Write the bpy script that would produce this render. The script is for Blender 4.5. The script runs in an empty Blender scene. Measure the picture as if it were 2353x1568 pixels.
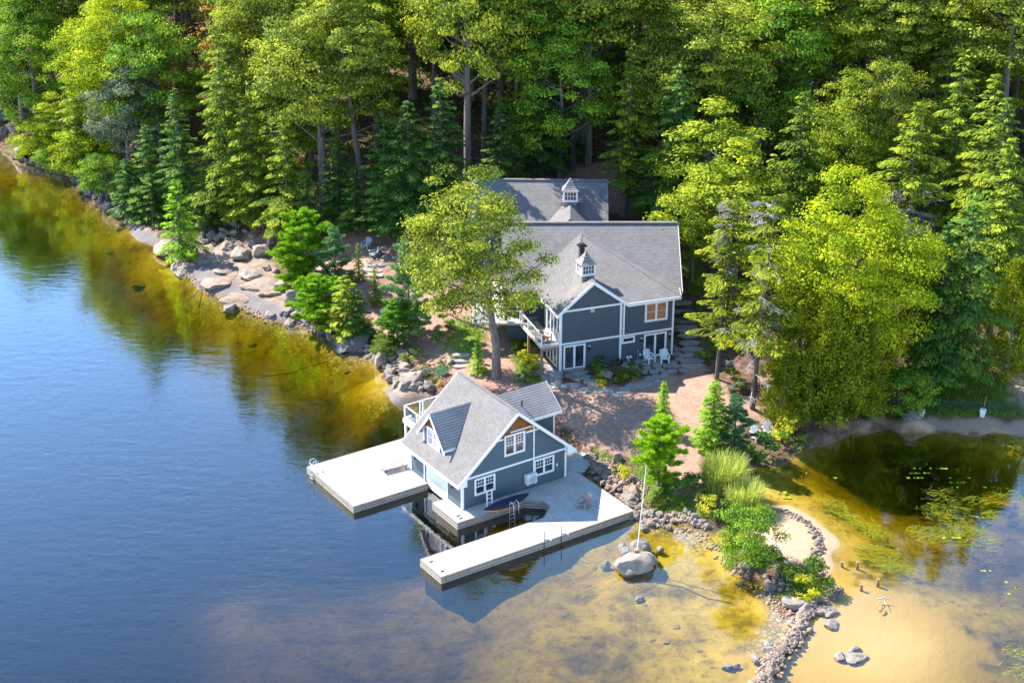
import bpy, math, random
import numpy as np
from mathutils import Vector, Matrix, noise
R = math.radians
rng = random.Random(7)
nr = np.random.default_rng(11)
scene = bpy.context.scene
C = scene.collection
# ------------------------------------------------------------------ camera, sky, sun, exposure
CF, CTH, CH = 4115.0, R(24.36), 62.0
cam = bpy.data.cameras.new('camera'); cam_o = bpy.data.objects.new('camera', cam); C.objects.link(cam_o)
cam.sensor_width = 36.0; cam.sensor_fit = 'HORIZONTAL'; cam.lens = 36.0 * CF / 2352.0
cam.clip_start = 1.0; cam.clip_end = 6000.0
cam_o.location = (0, 0, CH); cam_o.rotation_euler = (R(90) - CTH, 0, 0)
scene.camera = cam_o
SUN_AZ, SUN_EL = R(-56.0), R(45.0)      # azimuth from +Y towards +X
world = bpy.data.worlds.new('World'); scene.world = world; world.use_nodes = True
wn = world.node_tree.nodes; wl = world.node_tree.links
sky = wn.new('ShaderNodeTexSky'); sky.sky_type = 'NISHITA'; sky.sun_disc = False
sky.sun_elevation = SUN_EL; sky.sun_rotation = SUN_AZ % (2 * math.pi)
sky.air_density = 1.0; sky.dust_density = 0.0; sky.ozone_density = 2.0
hs = wn.new('ShaderNodeHueSaturation'); hs.inputs['Saturation'].default_value = 1.1; wl.new(sky.outputs[0], hs.inputs['Color']); wl.new(hs.outputs[0], wn['Background'].inputs[0]); wn['Background'].inputs[1].default_value = 0.15
sl = bpy.data.lights.new('sun', 'SUN'); sl.energy = 5.0; sl.angle = R(0.53); sl.color = (1.0, 0.93, 0.82)
so = bpy.data.objects.new('sun', sl); C.objects.link(so)
sdir = Vector((math.sin(SUN_AZ) * math.cos(SUN_EL), math.cos(SUN_AZ) * math.cos(SUN_EL), math.sin(SUN_EL)))
so.rotation_euler = (-sdir).to_track_quat('-Z', 'Y').to_euler(); so.location = (-60, 160, 90)
vs = scene.view_settings; vs.view_transform = 'Standard'; vs.look = 'None'; vs.exposure = 1.5; vs.gamma = 1.0
scene.render.engine = 'CYCLES'
scene.cycles.max_bounces = 8; scene.cycles.transparent_max_bounces = 12
scene.cycles.diffuse_bounces = 3; scene.cycles.glossy_bounces = 3; scene.cycles.transmission_bounces = 4
# ------------------------------------------------------------------ helpers
_r = np.array([1., 0, 0]); _f = np.array([0, math.cos(CTH), -math.sin(CTH)]); _u = np.array([0, math.sin(CTH), math.cos(CTH)])
def ray(x, y): return _r * (x - 1176) / CF - _u * (y - 784) / CF + _f
def un(x, y, z):
    d = ray(x, y); t = (z - CH) / d[2]; return np.array([d[0] * t, d[1] * t, z])
def tag(o, label=None, cat=None, group=None, kind=None):
    if label: o['label'] = label
    if cat: o['category'] = cat
    if group: o['group'] = group
    if kind: o['kind'] = kind
    return o
def empty(name, loc, rz=0.0, label=None, cat=None, group=None):
    o = bpy.data.objects.new(name, None); C.objects.link(o)
    o.location = tuple(float(v) for v in loc); o.rotation_euler = (0, 0, rz); o.empty_display_size = 0.3
    return tag(o, label, cat, group)
def link_mesh(name, me, mat=None, parent=None):
    if mat is not None and not me.materials: me.materials.append(mat)
    o = bpy.data.objects.new(name, me); C.objects.link(o)
    if parent is not None: o.parent = parent
    return o
def np_mesh(name, V, F, mat, tint=None, smooth=False):
    """V (n,3); F (m,k) all faces of the same size"""
    V = np.asarray(V, np.float32); F = np.asarray(F, np.int32); k = F.shape[1]
    me = bpy.data.meshes.new(name)
    me.vertices.add(len(V)); me.vertices.foreach_set('co', V.ravel())
    me.loops.add(F.size); me.loops.foreach_set('vertex_index', F.ravel())
    me.polygons.add(len(F)); me.polygons.foreach_set('loop_start', np.arange(0, F.size, k, dtype=np.int32))
    me.polygons.foreach_set('loop_total', np.full(len(F), k, np.int32))
    if smooth: me.polygons.foreach_set('use_smooth', np.ones(len(F), bool))
    if tint is not None:
        a = me.attributes.new('tint', 'FLOAT', 'FACE'); a.data.foreach_set('value', np.asarray(tint, np.float32))
    me.update(calc_edges=True); me.validate()
    me.materials.append(mat)
    return me
class MB:
    """collects faces (any size); build() links them as ONE mesh object with metre UVs"""
    def __init__(s): s.v = []; s.f = []
    def add(s, vs, fs):
        b = len(s.v); s.v += [tuple(float(c) for c in v) for v in vs]; s.f += [tuple(b + i for i in f) for f in fs]; return s
    def box(s, x0, x1, y0, y1, z0, z1):
        if x0 > x1: x0, x1 = x1, x0
        if y0 > y1: y0, y1 = y1, y0
        if z0 > z1: z0, z1 = z1, z0
        return s.add([(x0,y0,z0),(x1,y0,z0),(x1,y1,z0),(x0,y1,z0),(x0,y0,z1),(x1,y0,z1),(x1,y1,z1),(x0,y1,z1)],
                     [(3,2,1,0),(4,5,6,7),(0,1,5,4),(1,2,6,5),(2,3,7,6),(3,0,4,7)])
    def prism(s, poly, d):
        """poly: 3d points of a planar outline, extruded by vector d"""
        n = len(poly); d = np.array(d, float)
        a = [np.array(p, float) for p in poly]; b = [p + d for p in a]
        nn = np.zeros(3)
        for i in range(n): nn += np.cross(a[i], a[(i + 1) % n])
        top = list(range(n)); bot = [i + n for i in range(n)]
        if nn @ d > 0: f = [top[::-1], bot] + [(i, (i + 1) % n, (i + 1) % n + n, i + n) for i in range(n)]
        else: f = [top, bot[::-1]] + [(i, i + n, (i + 1) % n + n, (i + 1) % n) for i in range(n)]
        return s.add(a + b, f)
    def bar(s, p, q, w=0.05, h=None, up=(0, 0, 1)):
        """rectangular bar from p to q"""
        h = h or w; p = Vector(p); q = Vector(q); d = (q - p).normalized(); up = Vector(up)
        if abs(d.dot(up)) > 0.98: up = Vector((1, 0, 0))
        x = d.cross(up).normalized() * w / 2; y = x.cross(d).normalized() * h / 2
        vs = [p - x - y, p + x - y, p + x + y, p - x + y, q - x - y, q + x - y, q + x + y, q - x + y]
        return s.add(vs, [(0,1,2,3),(7,6,5,4),(4,5,1,0),(5,6,2,1),(6,7,3,2),(7,4,0,3)])
    def tube(s, pts, rad, n=6, caps=True):
        pts = [Vector(p) for p in pts]; rr = rad if isinstance(rad, (list, tuple)) else [rad] * len(pts)
        rings = []; base = len(s.v)
        for i, p in enumerate(pts):
            d = (pts[min(i + 1, len(pts) - 1)] - pts[max(i - 1, 0)]).normalized()
            up = Vector((0, 0, 1)) if abs(d.z) < 0.9 else Vector((1, 0, 0))
            x = d.cross(up).normalized(); y = x.cross(d)
            for k in range(n):
                a = 2 * math.pi * k / n; s.v.append(tuple(p + x * math.cos(a) * rr[i] + y * math.sin(a) * rr[i]))
        for i in range(len(pts) - 1):
            for k in range(n):
                a = base + i * n + k; b = base + i * n + (k + 1) % n
                s.f.append((a, b, b + n, a + n))
        if caps:
            s.f.append(tuple(base + k for k in range(n))[::-1]); s.f.append(tuple(base + (len(pts) - 1) * n + k for k in range(n)))
        return s
    def build(s, name, mat, parent=None, smooth=False, bevel=0.0):
        me = bpy.data.meshes.new(name); me.from_pydata(s.v, [], s.f); me.validate(); me.update()
        uv = me.uv_layers.new(name='UVMap'); 
        for p in me.polygons:
            n = p.normal
            if abs(n.z) > 0.999: t = Vector((1, 0, 0)); w = Vector((0, 1, 0))
            else: t = Vector((0, 0, 1)).cross(n).normalized(); w = n.cross(t)
            for li in p.loop_indices:
                c = me.vertices[me.loops[li].vertex_index].co; uv.data[li].uv = (c.dot(t), c.dot(w))
            p.use_smooth = smooth
        me.materials.append(mat)
        o = link_mesh(name, me, None, parent)
        if bevel:
            b = o.modifiers.new('bevel', 'BEVEL'); b.width = bevel; b.segments = 1; b.limit_method = 'ANGLE'
        return o
def copy_tree(o, parent=None):
    c = o.copy(); C.objects.link(c)
    if parent is not None: c.parent = parent
    for ch in o.children: copy_tree(ch, c)
    return c
# ------------------------------------------------------------------ materials
def mat_new(name):
    m = bpy.data.materials.new(name); m.use_nodes = True
    nt = m.node_tree; return m, nt.nodes, nt.links, nt.nodes['Principled BSDF']
def nd(N, t, **kw):
    n = N.new(t)
    for k, v in kw.items():
        if k in ('ins',):
            for a, b in v.items(): n.inputs[a].default_value = b
        else: setattr(n, k, v)
    return n
def ramp(N, L, src, stops):
    r = N.new('ShaderNodeValToRGB'); e = r.color_ramp.elements
    while len(e) < len(stops): e.new(0.5)
    for el, (p, c) in zip(e, stops): el.position = p; el.color = (*c, 1) if len(c) == 3 else c
    L.new(src, r.inputs[0]); return r.outputs[0]
def noise_t(N, L, scale, detail=4, rough=0.6, vec=None, dist=0.0):
    n = nd(N, 'ShaderNodeTexNoise', ins={'Scale': scale, 'Detail': detail, 'Roughness': rough, 'Distortion': dist})
    if vec is not None: L.new(vec, n.inputs['Vector'])
    return n.outputs[0]
def mixc(N, L, fac, a, b, mode='MIX'):
    m = N.new('ShaderNodeMix'); m.data_type = 'RGBA'; m.blend_type = mode; m.clamp_factor = True
    for sock, v in ((m.inputs[0], fac), (m.inputs[6], a), (m.inputs[7], b)):
        if hasattr(v, 'is_output'): L.new(v, sock)
        elif isinstance(v, (int, float)): sock.default_value = v
        else: sock.default_value = (*v, 1)
    return m.outputs[2]
def mth(N, L, op, a, b=None, clamp=False):
    m = nd(N, 'ShaderNodeMath', operation=op, use_clamp=clamp)
    for i, v in enumerate((a, b)):
        if v is None: continue
        if hasattr(v, 'is_output'): L.new(v, m.inputs[i])
        else: m.inputs[i].default_value = v
    return m.outputs[0]
def bump(N, L, bsdf, h, strength=0.3, dist=0.02):
    b = nd(N, 'ShaderNodeBump', ins={'Strength': strength, 'Distance': dist}); L.new(h, b.inputs['Height']); L.new(b.outputs[0], bsdf.inputs['Normal'])
def geo_pos(N): return N.new('ShaderNodeTexCoord').outputs['Object']
def plain(name, col, rough=0.6, metal=0.0, var=0.15, scale=3.0, spec=0.4):
    m, N, L, B = mat_new(name)
    n = noise_t(N, L, scale, 5, 0.65, geo_pos(N))
    c = ramp(N, L, n, [(0.3, tuple(x * (1 - var) for x in col)), (0.7, tuple(min(1, x * (1 + var)) for x in col))])
    L.new(c, B.inputs['Base Color']); B.inputs['Roughness'].default_value = rough; B.inputs['Metallic'].default_value = metal
    B.inputs['Specular IOR Level'].default_value = spec
    return m
def brick_mat(name, c1, c2, mortar, bw, bh, msize=0.01, rough=0.8, off=0.5, bstr=0.5, var=0.25, rot=False, stain=0.15, bd=0.015):
    m, N, L, B = mat_new(name)
    uv = N.new('ShaderNodeTexCoord').outputs['UV']
    if rot:
        mp = nd(N, 'ShaderNodeMapping'); mp.inputs['Rotation'].default_value = (0, 0, R(90)); L.new(uv, mp.inputs[0]); uv = mp.outputs[0]
    b = nd(N, 'ShaderNodeTexBrick', offset=off, ins={'Color1': (*c1, 1), 'Color2': (*c2, 1), 'Mortar': (*mortar, 1), 'Scale': 1.0,
           'Mortar Size': msize, 'Mortar Smooth': 0.2, 'Bias': 0.0, 'Brick Width': bw, 'Row Height': bh})
    L.new(uv, b.inputs['Vector'])
    n = noise_t(N, L, 0.9, 6, 0.7, geo_pos(N)); n2 = noise_t(N, L, 14, 4, 0.7, geo_pos(N))
    k = ramp(N, L, n, [(0.25, (1 - stain,) * 3), (0.75, (1 + stain * 0.6,) * 3)])
    k2 = ramp(N, L, n2, [(0.25, (1 - var,) * 3), (0.75, (1 + var * 0.5,) * 3)])
    c = mixc(N, L, 1.0, b.outputs[0], k, 'MULTIPLY'); c = mixc(N, L, 1.0, c, k2, 'MULTIPLY')
    L.new(c, B.inputs['Base Color']); B.inputs['Roughness'].default_value = rough; B.inputs['Specular IOR Level'].default_value = 0.3
    # height: each row tilts up towards its lower edge
    sp = N.new('ShaderNodeSeparateXYZ'); L.new(uv, sp.inputs[0])
    fr = mth(N, L, 'FRACT', mth(N, L, 'DIVIDE', sp.outputs[1], bh))
    h = mth(N, L, 'MULTIPLY', mth(N, L, 'SUBTRACT', 1.0, fr), mth(N, L, 'SUBTRACT', 1.0, b.outputs[1]))
    bump(N, L, B, h, bstr, bd)
    return m
M = {}
M['siding'] = brick_mat('blue_grey_clapboard', (.085, .122, .152), (.094, .132, .165), (.045, .066, .085), 3.6, 0.14, 0.012, 0.6, var=0.06, stain=0.08, bstr=0.6)
M['siding_light'] = brick_mat('house_clapboard', (.072, .096, .120), (.080, .105, .130), (.038, .052, .066), 3.9, 0.15, 0.013, 0.6, var=0.06, stain=0.08, bstr=0.6)
M['shingle'] = brick_mat('asphalt_shingle', (.222, .210, .204), (.178, .170, .168), (.115, .11, .11), 0.31, 0.145, 0.018, 0.95, var=0.20, stain=0.20)
M['shingle_dark'] = brick_mat('weathered_slate_shingle', (.36, .335, .32), (.33, .305, .295), (.12, .11, .11), 60.0, 0.20, 0.026, 0.9, bstr=.25, var=0.35, stain=0.3)  # dark row lines paint the shadow under each shingle course
M['cedar_shake'] = brick_mat('cedar_shake', (.36, .135, .035), (.26, .09, .022), (.10, .035, .01), 0.16, 0.17, 0.014, 0.8, var=0.3)
M['deck'] = brick_mat('weathered_deck_boards', (.57, .53, .50), (.49, .455, .43), (.16, .15, .145), 4.2, 0.14, 0.011, 0.75, off=0.37, stain=.30, var=0.20, rot=True, bstr=0.2, bd=.004)
M['fascia'] = brick_mat('dock_fascia_boards', (.36, .31, .26), (.28, .24, .20), (.07, .06, .05), 3.6, 0.2, 0.02, 0.8, var=0.3)
M['white'] = plain('white_paint', (.78, .79, .80), 0.45, var=0.04)
M['white_door'] = brick_mat('garage_door_panels', (.76, .78, .81), (.74, .76, .79), (.5, .52, .55), 0.6, 0.5, 0.012, 0.5, var=0.03, stain=0.04)
M['alu'] = plain('aluminium', (.72, .73, .75), 0.3, 0.8, 0.05)
M['black'] = plain('black_metal', (.02, .02, .022), 0.4, 0.3, 0.1)
M['rail_grey'] = plain('grey_painted_rail', (.30, .40, .48), 0.5, 0.1)
M['timber'] = plain('brown_timber', (.30, .17, .11), 0.8, 0, 0.3, 8)
M['grey_timber'] = plain('grey_timber', (.30, .26, .24), 0.85, 0, 0.3, 8)
M['navy'] = plain('navy_canvas', (.012, .016, .045), 0.75, 0, 0.25, 6)
M['yellow'] = plain('yellow_hull', (.80, .42, .03), 0.35)
M['unit'] = plain('heat_pump_casing', (.74, .74, .72), 0.5, 0, 0.04)
M['curtain'] = plain('drawn_blind', (.40, .17, .10), 0.9, 0, 0.25, 5)
M['curtain2'] = plain('pinkish_blind', (.42, .33, .36), 0.9, 0, 0.2, 5)
M['plinth'] = plain('painted_foundation', (.09, .12, .15), 0.8)
def glass_mat(name, col, rough=0.04):
    m, N, L, B = mat_new(name)
    n = noise_t(N, L, 1.2, 3, 0.5, geo_pos(N))
    c = ramp(N, L, n, [(0.35, tuple(x * 0.5 for x in col)), (0.7, tuple(x * 1.6 for x in col))])
    L.new(c, B.inputs['Base Color']); B.inputs['Roughness'].default_value = rough
    B.inputs['Specular IOR Level'].default_value = 1.0
    return m
M['glass'] = glass_mat('window_glass', (.030, .042, .060))
M['glass_warm'] = glass_mat('window_glass_warm_room', (.10, .055, .045))
def rail_glass():
    m, N, L, B = mat_new('clear_rail_glass')
    for n in list(N):
        if n.type != 'OUTPUT_MATERIAL': N.remove(n)
    t = nd(N, 'ShaderNodeBsdfTransparent', ins={'Color': (.86, .9, .9, 1)}); g = nd(N, 'ShaderNodeBsdfGlossy', ins={'Roughness': 0.05})
    lw = nd(N, 'ShaderNodeLayerWeight', ins={'Blend': 0.5}); mx = N.new('ShaderNodeMixShader')
    L.new(mth(N, L, 'ADD', .04, mth(N, L, 'MULTIPLY', mth(N, L, 'POWER', lw.outputs['Facing'], 4), .9)), mx.inputs[0]); L.new(t.outputs[0], mx.inputs[1]); L.new(g.outputs[0], mx.inputs[2])
    L.new(mx.outputs[0], [n for n in N if n.type == 'OUTPUT_MATERIAL'][0].inputs[0]); return m
M['rail_glass'] = rail_glass()
def rock_mat(name, a, b, dark, lichen):
    m, N, L, B = mat_new(name)
    oi = N.new('ShaderNodeObjectInfo'); pos = geo_pos(N)
    va = nd(N, 'ShaderNodeVectorMath', operation='ADD'); L.new(pos, va.inputs[0])
    cm = N.new('ShaderNodeCombineXYZ'); L.new(mth(N, L, 'MULTIPLY', oi.outputs['Random'], 40), cm.inputs[0]); L.new(cm.outputs[0], va.inputs[1])
    p = va.outputs[0]
    c = mixc(N, L, oi.outputs['Random'], a, b)
    n1 = noise_t(N, L, 2.2, 8, 0.7, p, 0.4); k = ramp(N, L, n1, [(0.3, dark), (0.48, (1, 1, 1)), (0.75, (1.35, 1.3, 1.25))])
    c = mixc(N, L, 1.0, c, k, 'MULTIPLY')
    n2 = noise_t(N, L, 3.4, 5, 0.75, p); lk = ramp(N, L, n2, [(0.56, (0, 0, 0)), (0.66, (1, 1, 1))])
    lk2 = N.new('ShaderNodeRGBToBW'); L.new(lk, lk2.inputs[0])
    c = mixc(N, L, mth(N, L, 'MULTIPLY', lk2.outputs[0], 0.5), c, lichen)
    n3 = noise_t(N, L, 22, 4, 0.7, p); k3 = ramp(N, L, n3, [(0.3, (.78,) * 3), (0.7, (1.15,) * 3)])
    c = mixc(N, L, 1.0, c, k3, 'MULTIPLY')
    L.new(c, B.inputs['Base Color']); B.inputs['Roughness'].default_value = 0.85; B.inputs['Specular IOR Level'].default_value = 0.3
    bump(N, L, B, n1, 0.9, 0.14)
    return m
M['rock'] = rock_mat('granite_boulder', (.21, .185, .17), (.29, .235, .195), (.38, .38, .42), (.40, .37, .31))
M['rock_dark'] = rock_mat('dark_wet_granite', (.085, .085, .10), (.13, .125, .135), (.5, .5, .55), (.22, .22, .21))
M['flag'] = rock_mat('flagstone', (.27, .255, .25), (.33, .29, .265), (.65, .65, .68), (.36, .36, .32))
M['pebble'] = rock_mat('pale_pebble', (.31, .225, .175), (.21, .172, .15), (.45, .42, .4), (.42, .34, .27))
M['ledge'] = rock_mat('pink_granite_ledge', (.25, .19, .155), (.32, .24, .19), (.45, .42, .4), (.15, .13, .07))
def bark_mat(name, a, b):
    m, N, L, B = mat_new(name)
    mp = nd(N, 'ShaderNodeMapping'); mp.inputs['Scale'].default_value = (1, 1, 0.16); L.new(geo_pos(N), mp.inputs[0])
    n = noise_t(N, L, 9, 6, 0.7, mp.outputs[0], 0.5)
    L.new(ramp(N, L, n, [(0.3, a), (0.65, b)]), B.inputs['Base Color']); B.inputs['Roughness'].default_value = 0.95
    bump(N, L, B, n, 0.8, 0.05); return m
M['bark'] = bark_mat('grey_brown_bark', (.07, .06, .055), (.24, .21, .19))
M['bark_dark'] = bark_mat('dark_bark', (.045, .038, .036), (.15, .125, .115))
M['dead'] = bark_mat('bleached_dead_twigs', (.28, .25, .24), (.48, .44, .43))
def leaf_mat(name, dark, mid, light, trans=0.32, tcol=None, rough=0.55):
    m, N, L, B = mat_new(name)
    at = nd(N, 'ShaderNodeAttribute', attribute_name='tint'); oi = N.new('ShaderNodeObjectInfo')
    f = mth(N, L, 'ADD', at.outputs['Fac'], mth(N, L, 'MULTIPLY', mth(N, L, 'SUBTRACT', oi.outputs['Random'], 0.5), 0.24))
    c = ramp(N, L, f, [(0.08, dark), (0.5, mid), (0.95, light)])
    L.new(c, B.inputs['Base Color']); B.inputs['Roughness'].default_value = 0.7; B.inputs['Specular IOR Level'].default_value = 0.08
    t = N.new('ShaderNodeBsdfTranslucent'); tc = mixc(N, L, 1.0, c, tcol or (1.25, 1.25, 0.55), 'MULTIPLY'); L.new(tc, t.inputs[0])
    mx = N.new('ShaderNodeMixShader'); mx.inputs[0].default_value = trans
    L.new(B.outputs[0], mx.inputs[1]); L.new(t.outputs[0], mx.inputs[2])
    L.new(mx.outputs[0], N['Material Output'].inputs[0]); return m
M['leaf_oak'] = leaf_mat('oak_leaves', (0.046, 0.084, 0.015), (0.209, 0.273, 0.030), (0.551, 0.554, 0.055))
M['leaf_green'] = leaf_mat('green_leaves', (0.036, 0.099, 0.018), (0.147, 0.284, 0.022), (0.391, 0.510, 0.040))
M['leaf_lime'] = leaf_mat('lime_leaves', (0.072, 0.136, 0.008), (0.279, 0.377, 0.012), (0.558, 0.576, 0.020))
M['leaf_gold'] = leaf_mat('yellowing_leaves', (.06, .12, .012), (.25, .34, .022), (.54, .56, .04))
M['leaf_grey'] = leaf_mat('silvery_leaves', (0.056, 0.094, 0.050), (0.179, 0.231, 0.130), (0.403, 0.440, 0.300), 0.25, (1, 1, .8))
M['leaf_orange'] = leaf_mat('autumn_leaves', (.30, .11, .03), (.55, .24, .06), (.62, .40, .08))
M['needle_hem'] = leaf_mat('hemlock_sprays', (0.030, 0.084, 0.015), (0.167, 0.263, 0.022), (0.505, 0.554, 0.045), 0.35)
M['needle_dark_shade'] = leaf_mat('shaded_hemlock_sprays', (.02, .07, .02), (.07, .17, .032), (.24, .36, .05), 0.3)  # hemlock colour with shade put into it, also used for dark shrubs
M['needle_pine'] = leaf_mat('pine_needles', (.035, .11, .02), (.15, .33, .04), (.30, .50, .06), 0.3)
M['needle_bluepine'] = leaf_mat('blue_green_pine_needles', (.035, .10, .05), (.13, .27, .12), (.32, .48, .20), 0.3)
M['needle_bright'] = leaf_mat('bright_green_needles', (.05, .14, .012), (.22, .42, .02), (.44, .62, .03), 0.35)
M['leaf_cedar'] = leaf_mat('cedar_foliage', (0.050, 0.094, 0.010), (0.202, 0.259, 0.015), (0.493, 0.484, 0.030), 0.35)
M['grass_blade'] = leaf_mat('tall_grass_blades', (.13, .20, .025), (.35, .44, .06), (.66, .66, .26), 0.4)
M['herb'] = leaf_mat('low_herbs', (.05, .10, .02), (.15, .24, .03), (.34, .38, .05), 0.4)
M['herb_gold'] = leaf_mat('golden_shrub_leaves', (.25, .28, .02), (.52, .50, .03), (.72, .62, .06), 0.4)
M['juniper'] = leaf_mat('juniper_sprays', (.03, .08, .05), (.07, .17, .09), (.13, .25, .12), 0.2)
M['weed'] = leaf_mat('water_weed_blades', (.07, .10, .01), (.18, .22, .015), (.34, .36, .03), 0.3)
# ------------------------------------------------------------------ terrain
def z1(x, y): return (664.6 + x * 0.35946, 815.6 + y * 0.35946)
def z3(x, y): return (x / 2.782, 241.7 + y / 2.782)
def z4(x, y): return (1389.6 + x / 2.370, 906.2 + y / 2.370)
def z5(x, y): return (604.2 + x / 3.244, 422.9 + y / 3.244)
shoreA = [(-160, 250), (-60, 300)] + [z3(*p) for p in [(0,290),(40,330),(110,375),(220,410),(350,440),(470,500),(560,580),(640,670),(720,715),(800,760),(880,870),(1000,925),(1050,970),(1110,990),(1160,1060),(1230,1120),(1290,1180),(1340,1195),(1450,1225),(1540,1290),(1640,1330),(1740,1370),(1830,1385),(1950,1420),(2060,1440),(2120,1500),(2200,1560)]] \
  + [z5(*p) for p in [(580,1230),(680,1270),(780,1290),(840,1360),(870,1430),(940,1480),(950,1540)]] + [z1(*p) for p in [(610,230),(640,260),(700,315),(790,330),(1000,420),(1400,560),(1850,700),(1900,750),(1980,830),(2050,880),(2130,950),(2190,1030)]] \
  + [z4(*p) for p in [(190,660),(300,690),(420,700),(500,740),(560,755),(640,830),(650,880),(690,950),(760,990),(850,1010),(880,1080),(960,1100),(980,1160),(1060,1190),(1110,1165),(1200,1150),(1290,1105),(1240,1050),(1215,1000),(1250,930),(1280,820),(1200,730),(1100,650),(1000,605),(860,595),(850,520),(800,470),(770,410),(900,400),(1000,370),(1100,300),(1200,270),(1300,235),(1420,210),(1600,205),(1800,212),(2000,228),(2281,235),(2600,240)]]
O2 = np.array([3.756, 127.512, 1.7]); PSH = R(19.5); PSB = R(33.5)
def h2w(a, b): return (O2[0] + a * math.cos(PSH) - b * math.sin(PSH), O2[1] + a * math.sin(PSH) + b * math.cos(PSH))
OB = np.array([-3.425, 107.671, 0.55])
def b2w(u, w): return (OB[0] + u * math.cos(PSB) - w * math.sin(PSB), OB[1] + u * math.sin(PSB) + w * math.cos(PSB))
ctrl = [(*un(*p, 0)[:2], 0.0) for p in shoreA]
for D, z in [((1380,950),1.3),((1550,900),1.6),((1560,960),1.3),((1340,1010),1.0),((1480,1010),1.0),((1590,1060),.8),((1590,1110),.7),((1365,1050),.5),((1000,870),.9),((1140,870),1.3),
  ((1050,840),1.2),((1060,810),1.7),((960,800),1.0),((1000,750),1.8),((1060,720),2.2),((900,700),1.2),((850,650),2.3),((860,600),2.8),((900,540),3.5),((700,560),2.0),((620,560),1.7),
  ((560,570),1.1),((650,640),.7),((600,620),.8),((540,620),.45),((480,570),.45),((430,555),.4),((520,600),.5),((600,520),2.2),((680,490),3.0),((830,480),4.2),((740,430),4.6),((600,450),3.2),((450,480),1.8),((380,440),1.6),((300,400),1.8),((200,350),1.6),((100,320),1.2),
  ((60,240),2.2),((0,250),2.0),((1440,500),4.2),((1500,470),4.5),((1590,470),4.8),((1570,560),3.5),((1600,650),2.7),((1590,750),2.1),((1700,700),2.7),((1800,600),3.6),((1640,880),1.8),((1725,945),1.3),((1900,900),1.0),
  ((2100,900),.7),((2300,900),.8),((2100,955),.35),((2300,955),.4),((2050,975),.14),((2150,982),.12),((2250,984),.12),((2330,990),.12),((2400,990),.12),((2200,1012),-.3),((2100,1008),-.35),((2300,1014),-.25),((2200,800),2.0),((1745,1010),.5),((1800,1000),.4),((1700,1060),.5),((1640,1160),.6),((1600,1180),.5),((1900,940),.5),
  (z4(1000,800),.28),(z4(1000,680),.3),(z4(1080,760),.3),(z4(1080,900),.3),(z4(700,650),.45),(z4(750,880),.5),(z4(1050,1050),.45),(z4(1000,1000),.45),(z4(480,550),.6),(z4(1200,900),.12),
  ((60,440),-1.0),((60,520),-2.8),((0,600),-6),((0,450),-1.2),((200,520),-1.4),((150,600),-2.7),((300,600),-1.3),((250,700),-2.9),((100,800),-8),((400,680),-1.1),((350,800),-3.4),((520,760),-1.3),((450,850),-2.7),((600,800),-1.5),
  ((700,850),-1.8),((800,900),-1.3),((860,860),-.5),((880,930),-.5),((650,950),-2.7),((500,1000),-4.6),((300,1000),-9),((850,1020),-2.6),((760,1030),-4),((690,1040),-5),((700,1150),-5),((900,1200),-4),((1000,1180),-5),((500,1250),-7),((100,1300),-10),
  ((1150,1180),-4),((1230,1175),-3.4),((1000,1230),-5),((900,1120),-6),((780,1150),-6),((1000,1360),-1.9),((1100,1320),-.95),((1200,1290),-.65),((1300,1250),-.5),((1200,1340),-1.3),((1080,1400),-1.9),((1300,1300),-1.1),((1400,1230),-.55),((1450,1350),-.45),((1600,1300),-.4),((1300,1450),-1.1),((1200,1550),-1.6),((1000,1500),-2.6),((800,1450),-2.9),((600,1430),-3.1),
  ((500,1400),-3.3),((560,1440),-2.8),((700,1480),-2.9),((400,1550),-6),((250,1450),-8),((480,1320),-6),((700,1330),-5),((1500,1500),-.7),((1650,1450),-.4),((1650,1560),-.5),((1750,1350),-.3),((1700,1250),-.25),((1550,1250),-.3),
  ((1850,1400),-.15),(z4(1300,900),-.22),((1960,1400),-.14),((2050,1450),-.14),((2150,1500),-.25),((2250,1450),-.8),((2300,1560),-1.2),((2080,1330),-.6),((2200,1330),-1.3),((2300,1250),-1.7),((2000,1200),-.8),((1900,1150),-.5),((1850,1100),-.7),
  ((1950,1060),-1.9),((2100,1080),-2.8),((2250,1060),-2.6),((2330,1150),-1.4),((2450,1300),-1.5),((2450,1100),-1.2),((1900,1500),-.2),((2050,1560),-.2)]:
    ctrl.append(tuple(float(v) for v in un(*D, z)))
for (u, w_, z) in [(4, 3, -3), (1, 3, -4), (7, 3, -.8), (5, 6, -.6), (2.5, 5, -3), (3, -3, -3), (-2, 3.3, -5), (-3, 8, -5), (0, 9.5, -1.2)]: ctrl.append((*b2w(u, w_), z))
for (a, b, z) in [(0,0,1.65),(5,0,1.65),(9.6,0,1.66),(5,-3,1.6),(10,-3,1.6),(7,-2,1.62),(-1.5,0,1.55),(-1.5,4,1.75),(3,3,1.6),(9,3,1.7),(5,6,1.9),(11.5,1,1.9)]: ctrl.append((*h2w(a, b), z))
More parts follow.
